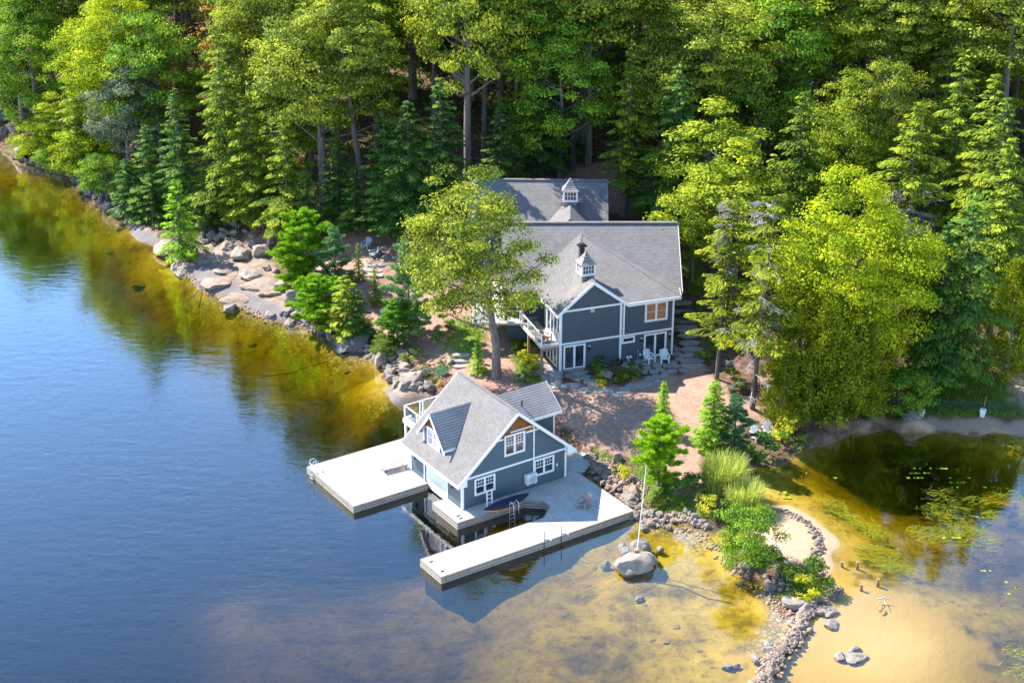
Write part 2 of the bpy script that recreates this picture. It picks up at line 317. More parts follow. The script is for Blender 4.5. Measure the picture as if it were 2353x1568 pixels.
ctrl += [(0,134,2.0),(3,138,2.3),(10,138,2.5),(15,134,2.4),(15.5,138,3.2),(15,143,4.0),(2,146,4.2),(8,146,4.2),(-5,150,4.5),(2,152,4.8),(9,152,5.0),(2,160,6.3),(9,162,6.8),(16,152,5.0),(-12,158,5.2),(-25,170,4.5),(-40,185,4.0),
  (0,180,9.5),(20,180,9.0),(-30,200,9.0),(-60,215,7.0),(40,180,8.0),(60,180,7),(0,215,13),(40,215,12.5),(-30,235,13),(0,260,18),(60,260,16),(-70,260,12),(0,340,26),(80,340,24),(-100,340,18),(0,600,34),(300,600,34),(-300,600,34),(200,300,18),
  (60,140,2.0),(60,160,5),(45,150,4.2),(35,145,3.6),(28,140,3.0),(90,150,3),(90,200,9),(60,128,1.0),
  (-100,60,-12),(-60,60,-12),(0,60,-7),(30,60,-4),(60,60,-3),(60,90,-2),(60,110,-1.5),(-100,120,-12),(-100,180,-8),(-150,230,-6),(-100,235,3),(-150,300,8),(0,0,-12),(-200,0,-12),(200,0,-6),(200,120,-1),(200,150,3)]
ctrl = np.array(ctrl, float)
# thin out near-duplicate points
keep = []
for i, c in enumerate(ctrl):
    if all(np.hypot(*(c[:2] - ctrl[j][:2])) > 0.35 for j in keep): keep.append(i)
ctrl = ctrl[keep]
def kern(d): return np.sqrt(d * d + 0.6)
_n = len(ctrl); _A = np.zeros((_n + 3, _n + 3))
_d = np.hypot(ctrl[:, None, 0] - ctrl[None, :, 0], ctrl[:, None, 1] - ctrl[None, :, 1])
_A[:_n, :_n] = kern(_d) + np.eye(_n) * -0.02
_A[:_n, _n] = 1; _A[:_n, _n + 1:] = ctrl[:, :2] / 100; _A[_n:, :_n] = _A[:_n, _n:].T
_w = np.linalg.solve(_A, np.concatenate([ctrl[:, 2], [0, 0, 0]]))
def rbf(X, Y):
    out = np.empty(len(X))
    for s in range(0, len(X), 4000):
        x = X[s:s + 4000]; y = Y[s:s + 4000]
        d = np.hypot(x[:, None] - ctrl[None, :, 0], y[:, None] - ctrl[None, :, 1])
        out[s:s + 4000] = kern(d) @ _w[:_n] + _w[_n] + x / 100 * _w[_n + 1] + y / 100 * _w[_n + 2]
    return np.clip(out, -12, 45)
def value_noise(X, Y, sc, seed):
    g = np.random.default_rng(seed).random((257, 257)); x = X / sc + 1000.3; y = Y / sc + 1000.7
    xi = np.floor(x).astype(int); yi = np.floor(y).astype(int); fx = x - xi; fy = y - yi
    fx = fx * fx * (3 - 2 * fx); fy = fy * fy * (3 - 2 * fy); a = g[xi % 257, yi % 257]; b = g[(xi + 1) % 257, yi % 257]; c = g[xi % 257, (yi + 1) % 257]; d = g[(xi + 1) % 257, (yi + 1) % 257]
    return (a * (1 - fx) + b * fx) * (1 - fy) + (c * (1 - fx) + d * fx) * fy - 0.5
STEP = 0.36
xs = np.concatenate([[-3000,-1200,-600,-300,-180,-120,-90,-76], np.arange(-68, 72, STEP), [80,100,140,200,320,600,1200,3000]])
ys = np.concatenate([[-800,-300,-100,0,40,65,80], np.arange(88, 206, STEP), [210,216,224,234,248,270,300,350,450,650,1200,3500]])
XX, YY = np.meshgrid(xs, ys, indexing='ij'); gx, gy = XX.ravel(), YY.ravel()
gz0 = rbf(np.clip(gx, -400, 400), np.clip(gy, -100, 700))
def inpoly(X, Y, poly):
    ins = np.zeros(len(X), bool); n = len(poly)
    for i in range(n):
        x0, y0 = poly[i]; x1, y1 = poly[(i + 1) % n]
        c = ((y0 > Y) != (y1 > Y)); ins ^= c & (X < (x1 - x0) * (Y - y0) / (y1 - y0 + 1e-12) + x0)
    return ins
def grid_ground():
    G = gz.reshape(len(xs), len(ys))
    def f(x, y):
        i = min(max(int(np.searchsorted(xs, x)) - 1, 0), len(xs) - 2); j = min(max(int(np.searchsorted(ys, y)) - 1, 0), len(ys) - 2)
        u = min(max((x - xs[i]) / (xs[i + 1] - xs[i]), 0), 1); v = min(max((y - ys[j]) / (ys[j + 1] - ys[j]), 0), 1)
        return float((G[i, j] * (1 - u) + G[i + 1, j] * u) * (1 - v) + (G[i, j + 1] * (1 - u) + G[i + 1, j + 1] * u) * v)
    return f
gz = gz0.copy(); ground = grid_ground()
def hit(Dx, Dy, h=0.0, zmin=None):
    """ground point whose point h metres above it is seen at pixel (Dx, Dy)"""
    d = ray(Dx, Dy); lo = 60.0; t = lo / d[1]; step = 0.7 / d[1]
    for _ in range(900):
        x, y, z = d[0] * t, d[1] * t, CH + d[2] * t
        g = ground(x, y)
        if zmin is not None: g = max(g, zmin)
        if z <= g + h: break
        t += step
    return (x, y, g)
def wpoly(pts): return [hit(*p)[:2] for p in pts]
Z_ROCK = [[z3(*p) for p in [(780,740),(840,860),(880,900),(1000,935),(1040,980),(1100,1000),(1150,1080),(1210,1130),(1280,1190),(1340,1205),(1440,1240),(1530,1300),(1640,1340),(1740,1380),(1840,1390),(1960,1430),(2070,1450),(2150,1530),(2200,1530),(2160,1420),(2060,1300),(1930,1200),(1800,1130),(1760,1070),(1700,1000),(1620,900),(1500,870),(1400,890),(1280,930),(1200,930),(1020,880),(950,790),(850,720)]],
          [z1(*p) for p in [(600,210),(640,270),(700,330),(800,345),(960,330),(900,270),(800,260),(700,215)]]]
Z_MULCH = [[(560,560),(620,490),(700,470),(860,470),(1000,520),(1080,700),(1140,720),(1230,760),(1290,860),(1250,900),(1150,900),(1050,880),(900,800),(760,700),(690,620)],
           [(1180,420),(1400,380),(1500,430),(1500,500),(1180,480)]]
Z_GRAVEL = [[(1262,905),(1330,893),(1420,890),(1500,868),(1600,845),(1650,880),(1740,950),(1700,1000),(1620,1045),(1625,1110),(1665,1180),(1580,1185),(1560,1120),(1500,1075),(1420,1052),(1345,1040),(1290,990)], [(1765,860),(1850,880),(1880,960),(1770,1000),(1700,960)]]
Z_GRASS = [[(1030,735),(1100,745),(1110,800),(1075,850),(1030,850)], [(1900,860),(2000,840),(2320,860),(2352,960),(2050,968),(1990,960)], [(1160,730),(1230,740),(1245,900),(1190,880)], [z1(1950,650), z1(2060,650), z1(2080,700), z1(1970,710)],
           [(1560,560),(1610,580),(1610,690),(1570,640)], [(1450,430),(1560,430),(1560,500),(1450,500)], [z4(*p) for p in [(130,300),(200,520),(250,640),(640,720),(880,950),(1000,1120),(1250,1100),(1150,980),(930,930),(840,760),(830,640),(560,560),(400,480),(200,250)]]]
Z_SAND = [[z4(*p) for p in [(850,590),(1000,590),(1110,640),(1215,720),(1300,820),(1270,930),(1235,1000),(1310,1110),(1200,1170),(1110,1160),(1160,1100),(1150,960),(930,940),(840,760),(840,650)]],
          [z4(*p) for p in [(1300,200),(1480,160),(1800,150),(2281,160),(2600,160),(2600,260),(2281,260),(1500,225)]], [(2310,860),(2420,860),(2420,940),(2330,940)]]
Z_COBBLE = [[z3(*p) for p in [(-40,300),(110,390),(350,450),(520,560),(640,690),(800,790),(700,900),(480,700),(200,490),(-40,440)]],
            [z3(*p) for p in [(1100,1280),(1250,1240),(1450,1240),(1740,1390),(2060,1470),(2353,1568),(2353,1700),(2000,1640),(1700,1500),(1400,1440),(1200,1480)]],
            [z5(*p) for p in [(60,1080),(450,1120),(600,1250),(700,1330),(640,1420),(500,1500),(450,1650),(300,1650),(100,1300)]], [z1(*p) for p in [(440,330),(620,350),(680,400),(560,520),(480,440)]],
            [z4(*p) for p in [(120,620),(330,700),(560,770),(640,880),(500,860),(380,820),(260,760),(120,740)]], [z4(*p) for p in [(860,1100),(1080,1180),(1050,1300),(1000,1420),(760,1450),(850,1300)]]]
def zone(polys, soft=1.0):
    m = np.zeros(len(gx))
    sx = gx + value_noise(gx, gy, 0.9, 3) * soft * 1.1; sy = gy + value_noise(gx, gy, 0.9, 4) * soft * 1.4
    for p in polys:
        w = wpoly(p)
        for (ox, oy) in ((0, 0), (.25, 0), (-.25, 0), (0, .3), (0, -.3)):
            m += inpoly(sx + ox, sy + oy, w) * 0.2
    return np.clip(m, 0, 1)
zr, zm, zg, zgr, zs, zc = [zone(p) for p in (Z_ROCK, Z_MULCH, Z_GRAVEL, Z_GRASS, Z_SAND, Z_COBBLE)]
forest = np.clip((gy - 150) / 10, 0, 1)
gz = gz0 + value_noise(gx, gy, 2.6, 8) * (0.10 + 0.5 * forest) * (gz0 > 0.5) + value_noise(gx, gy, 0.8, 9) * 0.05 * (1 - zg) * (1 - zs)
gz += zr * (value_noise(gx, gy, 2.0, 12) * 0.45 + np.abs(value_noise(gx + gy * .6, gy, 1.1, 13)) * .35 + 0.08) + zc * np.abs(value_noise(gx, gy, .9, 15)) * 0.35 * (gz0 < 0)
# the patio, driveway and sand stay smooth; keep land and water on their own sides of z = 0
land = gz0 > 0.03; gz = np.where(land, np.maximum(gz, 0.03), np.minimum(gz, np.where(gz0 < -0.03, -0.03, gz)))
gz = np.where(zg > .5, gz0, gz)
ground = grid_ground()
nx, ny = len(xs), len(ys); ii = np.arange(nx * ny).reshape(nx, ny)
F = np.stack([ii[:-1, :-1], ii[1:, :-1], ii[1:, 1:], ii[:-1, 1:]], -1).reshape(-1, 4)
def ground_mat():
    m, N, L, B = mat_new('ground'); pos = geo_pos(N)
    def at(n): return nd(N, 'ShaderNodeAttribute', attribute_name=n).outputs['Fac']
    nA = noise_t(N, L, 0.35, 6, 0.65, pos); nB = noise_t(N, L, 2.0, 6, 0.7, pos); nC = noise_t(N, L, 11, 5, 0.75, pos)
    litter = mixc(N, L, 1.0, ramp(N, L, nB, [(0.3, (.055, .035, .028)), (0.5, (.13, .075, .055)), (0.72, (.27, .16, .12))]), ramp(N, L, nC, [(0.3, (.6, .6, .6)), (0.7, (1.4, 1.35, 1.3))]), 'MULTIPLY')
    moss = ramp(N, L, nB, [(0.3, (.03, .055, .015)), (0.7, (.10, .15, .03))])
    c = mixc(N, L, ramp(N, L, nA, [(0.5, (0, 0, 0)), (0.62, (.7, .7, .7))]), litter, moss)
    mul = mixc(N, L, 1.0, ramp(N, L, nB, [(0.3, (.24, .14, .105)), (0.7, (.42, .27, .21))]), ramp(N, L, nC, [(0.3, (.6, .58, .55)), (0.7, (1.3, 1.3, 1.3))]), 'MULTIPLY')
    c = mixc(N, L, at('mulch'), c, mul)
    gra = mixc(N, L, 1.0, ramp(N, L, nC, [(0.3, (.05, .10, .018)), (0.7, (.15, .23, .035))]), ramp(N, L, nB, [(0.3, (.6, .65, .6)), (0.7, (1.5, 1.3, 1.2))]), 'MULTIPLY')
    c = mixc(N, L, at('grass'), c, gra)
    nD = noise_t(N, L, 26, 3, 0.8, pos)
    grv = mixc(N, L, 1.0, ramp(N, L, nB, [(0.3, (.27, .16, .12)), (0.5, (.36, .23, .17)), (0.7, (.42, .29, .22))]), ramp(N, L, nD, [(0.36, (.5, .47, .45)), (0.62, (1.3, 1.3, 1.3))]), 'MULTIPLY')
    c = mixc(N, L, at('gravel'), c, grv)
    sand = mixc(N, L, 1.0, ramp(N, L, nB, [(0.3, (.38, .265, .175)), (0.7, (.46, .325, .22))]), ramp(N, L, nD, [(0.3, (.8, .8, .8)), (0.7, (1.1, 1.1, 1.1))]), 'MULTIPLY')
    c = mixc(N, L, at('sand'), c, sand)
    mp = nd(N, 'ShaderNodeMapping'); mp.inputs['Rotation'].default_value = (0, 0, R(35)); mp.inputs['Scale'].default_value = (0.5, 2.2, 1); L.new(pos, mp.inputs[0])
    nR = noise_t(N, L, 0.9, 7, 0.7, mp.outputs[0], .6)
    rock = mixc(N, L, 1.0, ramp(N, L, nR, [(0.28, (.14, .13, .125)), (0.42, (.21, .155, .125)), (0.6, (.33, .235, .18)), (0.75, (.24, .215, .20))]), ramp(N, L, nC, [(0.3, (.75, .75, .75)), (0.7, (1.15, 1.15, 1.15))]), 'MULTIPLY')
    lich = ramp(N, L, noise_t(N, L, 1.1, 6, 0.75, pos), [(0.56, (0, 0, 0)), (0.60, (1, 1, 1))])
    rock = mixc(N, L, mth(N, L, 'MULTIPLY', lich, .7), rock, (.17, .15, .06))
    vr = nd(N, 'ShaderNodeTexVoronoi', feature='DISTANCE_TO_EDGE', ins={'Scale': .33}); wv = nd(N, 'ShaderNodeVectorMath', operation='ADD'); L.new(pos, wv.inputs[0]); nw = nd(N, 'ShaderNodeTexNoise', ins={'Scale': .8, 'Detail': 5}); L.new(pos, nw.inputs['Vector']); L.new(nw.outputs['Color'], wv.inputs[1]); L.new(wv.outputs[0], vr.inputs['Vector'])
    crack = ramp(N, L, vr.outputs[0], [(0.0, (.25, .22, .2)), (0.018, (1, 1, 1))])
    rock = mixc(N, L, 1.0, rock, crack, 'MULTIPLY')
    c = mixc(N, L, at('rock'), c, rock)
    sp = N.new('ShaderNodeSeparateXYZ'); L.new(pos, sp.inputs[0]); z = sp.outputs[2]
    # wave-washed dark-grey stone band just above the water line
    zn = mth(N, L, 'ADD', z, mth(N, L, 'MULTIPLY', mth(N, L, 'SUBTRACT', nB, .5), .35))
    wash = mth(N, L, 'MULTIPLY', nd(N, 'ShaderNodeMapRange', ins={'From Min': .42, 'From Max': .30}).outputs[0], 1.0)
    mr = wash.node if False else None
    w_ = nd(N, 'ShaderNodeMapRange', ins={'From Min': .62, 'From Max': .42}); L.new(zn, w_.inputs[0])
    notsand = mth(N, L, 'SUBTRACT', 1.0, mth(N, L, 'MAXIMUM', at('sand'), at('gravel')))
    c = mixc(N, L, mth(N, L, 'MULTIPLY', mth(N, L, 'MULTIPLY', w_.outputs[0], notsand), at('rock')), c, (.165, .15, .15))
    # lake bed
    nbA = noise_t(N, L, 0.19, 9, 0.68, pos, .15); nbB = noise_t(N, L, 1.3, 9, 0.78, pos, .1)
    bed = mixc(N, L, 1.0, ramp(N, L, nbA, [(0.36, (.10, .066, .012)), (0.5, (.33, .225, .038)), (0.62, (.45, .315, .07))]), ramp(N, L, nbB, [(0.34, (.42, .40, .36)), (0.5, (1, 1, 1)), (0.7, (1.12, 1.1, 1.08))]), 'MULTIPLY')
    bed = mixc(N, L, at('sandbed'), bed, (.43, .275, .085))
    vo = nd(N, 'ShaderNodeTexVoronoi', feature='DISTANCE_TO_EDGE', ins={'Scale': 2.6}); L.new(pos, vo.inputs['Vector'])
    vc = nd(N, 'ShaderNodeTexVoronoi', ins={'Scale': 2.6}); L.new(pos, vc.inputs['Vector'])
    cob = mixc(N, L, 1.0, mixc(N, L, .25, (.40, .31, .17), vc.outputs['Color'], 'MULTIPLY'), ramp(N, L, vo.outputs[0], [(0.0, (.30, .30, .28)), (0.12, (.8, .8, .8)), (.3, (1.1, 1.1, 1.1))]), 'MULTIPLY')
    cobf = mth(N, L, 'MULTIPLY', at('cobble'), ramp(N, L, nbB, [(0.42, (0, 0, 0)), (0.5, (1, 1, 1))]), True)
    bed = mixc(N, L, cobf, bed, cob)
    bf = nd(N, 'ShaderNodeMapRange', ins={'From Min': .06, 'From Max': -.05}); L.new(z, bf.inputs[0])
    c = mixc(N, L, bf.outputs[0], c, bed)
    L.new(c, B.inputs['Base Color']); B.inputs['Roughness'].default_value = 0.95; B.inputs['Specular IOR Level'].default_value = 0.15
    hb = mth(N, L, 'ADD', nB, mth(N, L, 'MULTIPLY', nC, .35)); bump(N, L, B, hb, 0.6, 0.12)
    return m
M['ground'] = ground_mat()
me = np_mesh('ground', np.stack([gx, gy, gz], 1), F, M['ground'], smooth=True)
sandbed = zone([[(1660,1568),(1760,1480),(1850,1400),(1880,1330),(1930,1220),(1960,1240),(1980,1330),(2150,1400),(2260,1480),(2300,1568),(2300,1700),(1700,1700)]], 2.5)
for nme, arr in (('rock', zr), ('mulch', zm), ('gravel', zg), ('grass', zgr), ('sand', zs), ('cobble', zc), ('sandbed', sandbed)):
    a = me.attributes.new(nme, 'FLOAT', 'POINT'); a.data.foreach_set('value', arr.astype(np.float32))
tag(link_mesh('ground', me), kind='structure')
# ------------------------------------------------------------------ water: one closed body with a rippled surface
def water_mat():
    m, N, L, B = mat_new('lake_water'); N.remove(B); pos = geo_pos(N)
    mp = nd(N, 'ShaderNodeMapping'); mp.inputs['Rotation'].default_value = (0, 0, R(20)); mp.inputs['Scale'].default_value = (0.55, 1.3, 1); L.new(pos, mp.inputs[0])
    n1 = noise_t(N, L, 0.9, 3, 0.55, mp.outputs[0], .5); n2 = noise_t(N, L, 3.2, 3, 0.6, mp.outputs[0], .3)
    amp = noise_t(N, L, 0.05, 2, 0.5, pos)
    # the pond behind the breakwater and spit is calmer than the open lake
    sp = N.new('ShaderNodeSeparateXYZ'); L.new(pos, sp.inputs[0])
    op = nd(N, 'ShaderNodeMapRange', ins={'From Min': 12.0, 'From Max': -14.0, 'To Min': 0.25, 'To Max': 1.0}); L.new(sp.outputs[0], op.inputs[0])
    h = mth(N, L, 'ADD', n1, mth(N, L, 'MULTIPLY', n2, .33))
    st = mth(N, L, 'MULTIPLY', op.outputs[0], nd(N, 'ShaderNodeMapRange', ins={'From Min': .3, 'From Max': .7, 'To Min': .5, 'To Max': 1.2}).outputs[0])
    amr = [n for n in N if n.type == 'MAP_RANGE'][-1]; L.new(amp, amr.inputs[0])
    b = nd(N, 'ShaderNodeBump', ins={'Distance': WAVE}); L.new(h, b.inputs['Height']); L.new(st, b.inputs['Strength'])
    t = nd(N, 'ShaderNodeBsdfTransparent', ins={'Color': (1, 1, 1, 1)}); g = nd(N, 'ShaderNodeBsdfGlossy', ins={'Roughness': 0.035, 'Color': (1, 1, 1, 1)})
    L.new(b.outputs[0], g.inputs['Normal'])
    lw = nd(N, 'ShaderNodeLayerWeight', ins={'Blend': 0.5}); L.new(b.outputs[0], lw.inputs['Normal'])
    fr = mth(N, L, 'ADD', WF0, mth(N, L, 'MULTIPLY', mth(N, L, 'POWER', lw.outputs['Facing'], WPOW), 3.3), True)
    mx = N.new('ShaderNodeMixShader'); L.new(fr, mx.inputs[0]); L.new(t.outputs[0], mx.inputs[1]); L.new(g.outputs[0], mx.inputs[2])
    out = [n for n in N if n.type == 'OUTPUT_MATERIAL'][0]; L.new(mx.outputs[0], out.inputs['Surface'])
    va = nd(N, 'ShaderNodeVolumeAbsorption', ins={'Color': WCOL, 'Density': WDEN}); L.new(va.outputs[0], out.inputs['Volume'])
    return m
WAVE, WF0, WPOW, WCOL, WDEN = 0.020, 0.022, 4.2, (.75, .735, .0, 1), 0.98
M['water'] = water_mat()
wb = MB(); wb.box(-2900, 2900, -780, 3300, -25, 0)
tag(wb.build('water', M['water']), kind='structure')
# ------------------------------------------------------------------ buildings
def window(parent, frame_pts, face, glass, mull=1, rows=None, cols=3, name='window', depth=0.05, fw=0.11, label=None, upper_grid=False):
    """frame_pts=(s0,s1,z0,z1) on a vertical wall; face(s,z,d)->3d point; d outwards"""
    s0, s1, z0, z1 = frame_pts
    def bx(mb, a0, a1, c0, c1, d0, d1):
        P = [face(a0, c0, d0), face(a1, c0, d0), face(a1, c1, d0), face(a0, c1, d0)]
        v = np.array(face(a0, c0, d1)) - np.array(face(a0, c0, d0)); mb.prism(P, v)
    fr = MB()
    for a in ((s0, s0 + fw, z0, z1), (s1 - fw, s1, z0, z1), (s0 + fw, s1 - fw, z1 - fw, z1), (s0 + fw, s1 - fw, z0, z0 + fw)): bx(fr, *a, 0.002, depth)
    w = (s1 - s0 - 2 * fw) / (mull + 1)
    for k in range(1, mull + 1): bx(fr, s0 + fw + w * k - 0.05, s0 + fw + w * k + 0.05, z0 + fw, z1 - fw, 0.002, depth * 0.9)
    win = fr.build(name, M['white'], parent)
    if label: win['label'] = label
    g = MB(); bx(g, s0 + fw, s1 - fw, z0 + fw, z1 - fw, -0.03, 0.008); g.build('pane', glass, win)
    sash = MB(); zc_ = (z0 + z1) / 2
    for k in range(mull + 1):
        a0 = s0 + fw + w * k + (0.05 if k else 0); a1 = s0 + fw + w * (k + 1) - (0.05 if k < mull else 0)
        t = 0.035
        bx(sash, a0, a1, z1 - fw - t, z1 - fw, .01, .025); bx(sash, a0, a1, z0 + fw, z0 + fw + t, .01, .025)
        bx(sash, a0, a0 + t, z0 + fw + t, z1 - fw - t, .01, .025); bx(sash, a1 - t, a1, z0 + fw + t, z1 - fw - t, .01, .025)
        if rows:
            zr0 = zc_ if upper_grid else z0 + fw
            if upper_grid: bx(sash, a0 + t, a1 - t, zc_ - .03, zc_ + .03, .01, .03)
            for c in range(1, cols):
                xx_ = a0 + t + (a1 - a0 - 2 * t) * c / cols; bx(sash, xx_ - .014, xx_ + .014, zr0 + (.03 if upper_grid else t), z1 - fw - t, .01, .021)
            for r_ in range(1, rows):
                zz = zr0 + (z1 - fw - zr0) * r_ / rows; bx(sash, a0 + t, a1 - t, zz - .014, zz + .014, .0101, .0212)
    sash.build('sash', M['white'], win)
    return win
def slab(P, n_off, mb):
    """roof panel: planar 3d outline, thickness downward"""
    mb.prism(P, (0, 0, -n_off)); return mb
def lantern(parent, loc, rz, label=None):
    o = MB(); o.box(-.05, .05, -.16, 0, .12, .16).box(-.07, .07, -.2, -.06, -.12, .12).box(-.05, .05, -.17, -.09, .16, .2)
    l = o.build('wall_lantern', M['black'], parent); l.location = loc; l.rotation_euler = (0, 0, rz)
    h = MB(); h.box(-.09, .09, -.22, -.04, .2, .23); h.build('hood', M['white'], l); return l
# ---------- boathouse (local x = u along the gable wall, y = w towards the back)
bh = empty('boathouse', (OB[0], OB[1], 0), PSB, 'blue-grey clapboard boathouse with shake-trimmed gables standing between the two docks', 'boathouse')
UL, WL, ZD, ZE, ZR_ = 8.70, 6.95, 0.55, 3.18, 7.0
ud = UL / 2; SL = (7.0 - 2.73) / 4.92
zroof = lambda u: 7.0 - SL * abs(u - 4.37)
wall = MB()
zt = lambda u: zroof(u) - 0.2
gp = [(0, 0, ZD), (UL, 0, ZD), (UL, 0, zt(UL)), (4.37, 0, zt(4.37)), (0, 0, zt(0))]
wall.prism(gp, (0, 0.16, 0)); wall.prism([(p[0], WL - .16, p[2]) for p in gp], (0, 0.16, 0))
# lake wall with the boat door opening
wall.box(0, .16, .16, 1.98, ZD, zt(0)).box(0, .16, 4.95, WL - .16, ZD, zt(0)).box(0, .16, 1.98, 4.95, 2.2, zt(0)); wall.box(UL - .16, UL, .16, WL - .16, ZD, zt(UL))
wall.build('wall', M['siding'], bh)
fd = MB(); fd.box(.05, UL - .05, .05, .3, -2.0, ZD - .16).box(.05, .3, .3, 1.95, -2, ZD - .16).box(.05, .3, 5.0, WL - .3, -2, ZD - .16).box(.05, UL - .05, WL - .3, WL - .05, -1.5, ZD - .16); fd.build('foundation', M['grey_timber'], bh)
tr = MB()
def trimv(*a): MB().box(*a).build('trim_board', M['white'], bh)
trimv(-.03, .13, -.03, 0, ZD, zt(0) - .02); trimv(-.03, 0, 0, .13, ZD, zt(0) - .05); trimv(UL - .13, UL + .03, -.03, 0, ZD, zt(UL)); trimv(UL, UL + .03, 0, .13, ZD, zt(UL)); trimv(-.03, 0, WL - .13, WL + .02, ZD, zt(0))
trimv(.13, UL - .13, -.025, 0, 2.72, 2.87)      # belt board
trimv(4.37 - 1.95, 3.38, -.025, 0, 4.95, 5.08); trimv(5.28, 4.37 + 1.98, -.025, 0, 4.95, 5.08)
trimv(-.03, 0, 1.86, 2.0, ZD, 2.3); trimv(-.03, 0, 4.95, 5.09, ZD, 2.3); trimv(-.03, 0, 1.86, 5.09, 2.3, 2.44)
shk = MB(); shk.prism([(4.37 - (zt(4.37) - 5.08) / SL + .1, -.02, 5.08), (4.37 + (zt(4.37) - 5.08) / SL - .1, -.02, 5.08), (4.37, -.02, zt(4.37) - .05)], (0, .018, 0)); shk.build('gable_shingles', M['cedar_shake'], bh)
roof = MB()
for sgn in (-1, 1):
    e = 4.37 + sgn * 4.92
    roof.prism([(4.37, -.42, 7.0), (e, -.42, 2.73), (e, 7.35, 2.73), (4.37, 7.35, 7.0)], (0, 0, -.16))
roof.box(4.27, 4.47, -.42, 7.35, 6.93, 7.03)
ro = roof.build('roof', M['shingle'], bh)
rk = MB()
for sgn in (-1, 1):
    e = 4.37 + sgn * 4.95
    for y0 in (-.46, 7.35):
        rk.prism([(4.37, y0, 7.01), (e, y0, 2.72), (e, y0, 2.44), (4.37, y0, 6.74)], (0, .04, 0))
    rk.box(e - .03 * (sgn > 0) , e + .03 * (sgn < 0), -.42, 7.35, 2.47, 2.71)
    rk.prism([(e, -.42, 2.47), (e - sgn * .75, -.42, 2.47), (e - sgn * .75, -.42, 3.1), (e, -.42, 2.7)], (0, .42, 0))   # boxed eave return
rk.build('rake_board', M['white'], ro)
# lake-side dormer
UD, W0, W1, WM, ZRD, ZEd = .30, 2.72, 5.55, 4.13, 6.18, 4.62
dm = MB(); zb = zroof(UD) - .25
dmp = [(UD, W0, zb), (UD, W1, zb), (UD, W1, ZEd - .1), (UD, WM, ZRD - .2), (UD, W0, ZEd - .1)]
dm.prism(dmp, (.12, 0, 0))
ub = lambda z: 4.37 - (7.0 - z) / SL
for w_ in (W0, W1 - .12): dm.prism([(UD + .12, w_, zb), (ub(ZEd) + .2, w_, ZEd - .1), (UD + .12, w_, ZEd - .1)], (0, .12, 0))
dmo = dm.build('dormer', M['siding'], bh)
dr = MB(); SD = (ZRD - ZEd + .1) / (WM - W0)
for sgn in (-1, 1):
    we = WM + sgn * 1.78; ze = ZRD - SD * 1.78
    dr.prism([(UD - .32, WM, ZRD), (UD - .32, we, ze), (ub(ze) + .12, we, ze), (ub(ZRD) + .12, WM, ZRD)], (0, 0, -.12))
dr.build('dormer_roof', M['shingle_dark'], dmo)
dk = MB()
for sgn in (-1, 1):
    we = WM + sgn * 1.80; ze = ZRD - SD * 1.80
    dk.prism([(UD - .36, WM, ZRD + .01), (UD - .36, we, ze), (UD - .36, we, ze - .24), (UD - .36, WM, ZRD - .26)], (.04, 0, 0))
    dk.box(UD - .32, ub(ze) + .05, we - .02, we + .02, ze - .17, ze - .01)
    cw = W0 if sgn < 0 else W1
    dk.box(UD - .03, UD, cw - (.02 if sgn < 0 else .14), cw + (.14 if sgn < 0 else .02), zb, ZEd - .05)
dk.box(UD - .032, UD - .002, W0 + .12, W1 - .12, 4.60, 4.70); dk.build('dormer_trim', M['white'], dmo)
dg = MB(); dg.prism([(UD - .02, WM - 1.2, 4.72), (UD - .02, WM + 1.2, 4.72), (UD - .02, WM, ZRD - .28)], (.018, 0, 0)); dg.build('gable_shingles', M['cedar_shake'], dmo)
window(dmo, (3.35, 5.0, 3.42, 4.86), lambda s, z, d: (UD - .002 - d, s, z), M['curtain2'], 1, 2, 3, upper_grid=True)
# land-side dormer over the stair
W0b, W1b, WMb, ZRb, ZEb, UE = 2.55, 5.85, 4.2, 6.12, 4.70, 9.45
d2 = MB(); d2.prism([(UE, W0b, .3), (UE, W1b, .3), (UE, W1b, ZEb), (UE, WMb, ZRb - .2), (UE, W0b, ZEb)], (-.12, 0, 0))
for w_ in (W0b, W1b - .12): d2.prism([(UL, w_, .3), (UE - .12, w_, .3), (UE - .12, w_, ZEb), (8.74 - (ZEb - zroof(8.74)) / SL - .2, w_, ZEb), (UL, w_, zroof(UL) - .1)], (0, .12, 0))
d2o = d2.build('dormer', M['siding'], bh)
dr2 = MB(); SD2 = (ZRb - ZEb) / (WMb - W0b + .25); uR = lambda z: 4.37 + (7.0 - z) / SL
for sgn in (-1, 1):
    we = WMb + sgn * 2.05; ze = ZRb - SD2 * 2.05
    dr2.prism([(UE + .35, WMb, ZRb), (UE + .35, we, ze), (uR(ze) - .12, we, ze), (uR(ZRb) - .12, WMb, ZRb)], (0, 0, -.12))
dr2.build('dormer_roof', M['shingle_dark'], d2o)
t2 = MB(); 
for sgn in (-1, 1):
    we = WMb + sgn * 2.07; ze = ZRb - SD2 * 2.07
    t2.prism([(UE + .35, WMb, ZRb + .01), (UE + .35, we, ze), (UE + .35, we, ze - .22), (UE + .35, WMb, ZRb - .24)], (.04, 0, 0)); t2.box(uR(ze) - .05, UE + .35, we - .02, we + .02, ze - .2, ze - .01)
t2.box(UE, UE + .03, W0b - .03, W0b + .1, .3, ZEb); t2.box(UE - .12, UE, W0b - .03, W0b, .3, ZEb); t2.build('dormer_trim', M['white'], d2o)
vp = MB(); vp.tube([(7.0, 3.1, 4.9), (7.0, 3.1, 5.75)], .05, 8); vp.build('vent_pipe', M['black'], bh)
fr_ = lambda s, z, d: (s, -d, z)
window(bh, (1.0, 2.70, 1.30, 2.60), fr_, M['glass'], 1, 2, 3, upper_grid=True)
window(bh, (5.95, 7.66, 1.30, 2.62), fr_, M['glass'], 1, 2, 3, upper_grid=True)
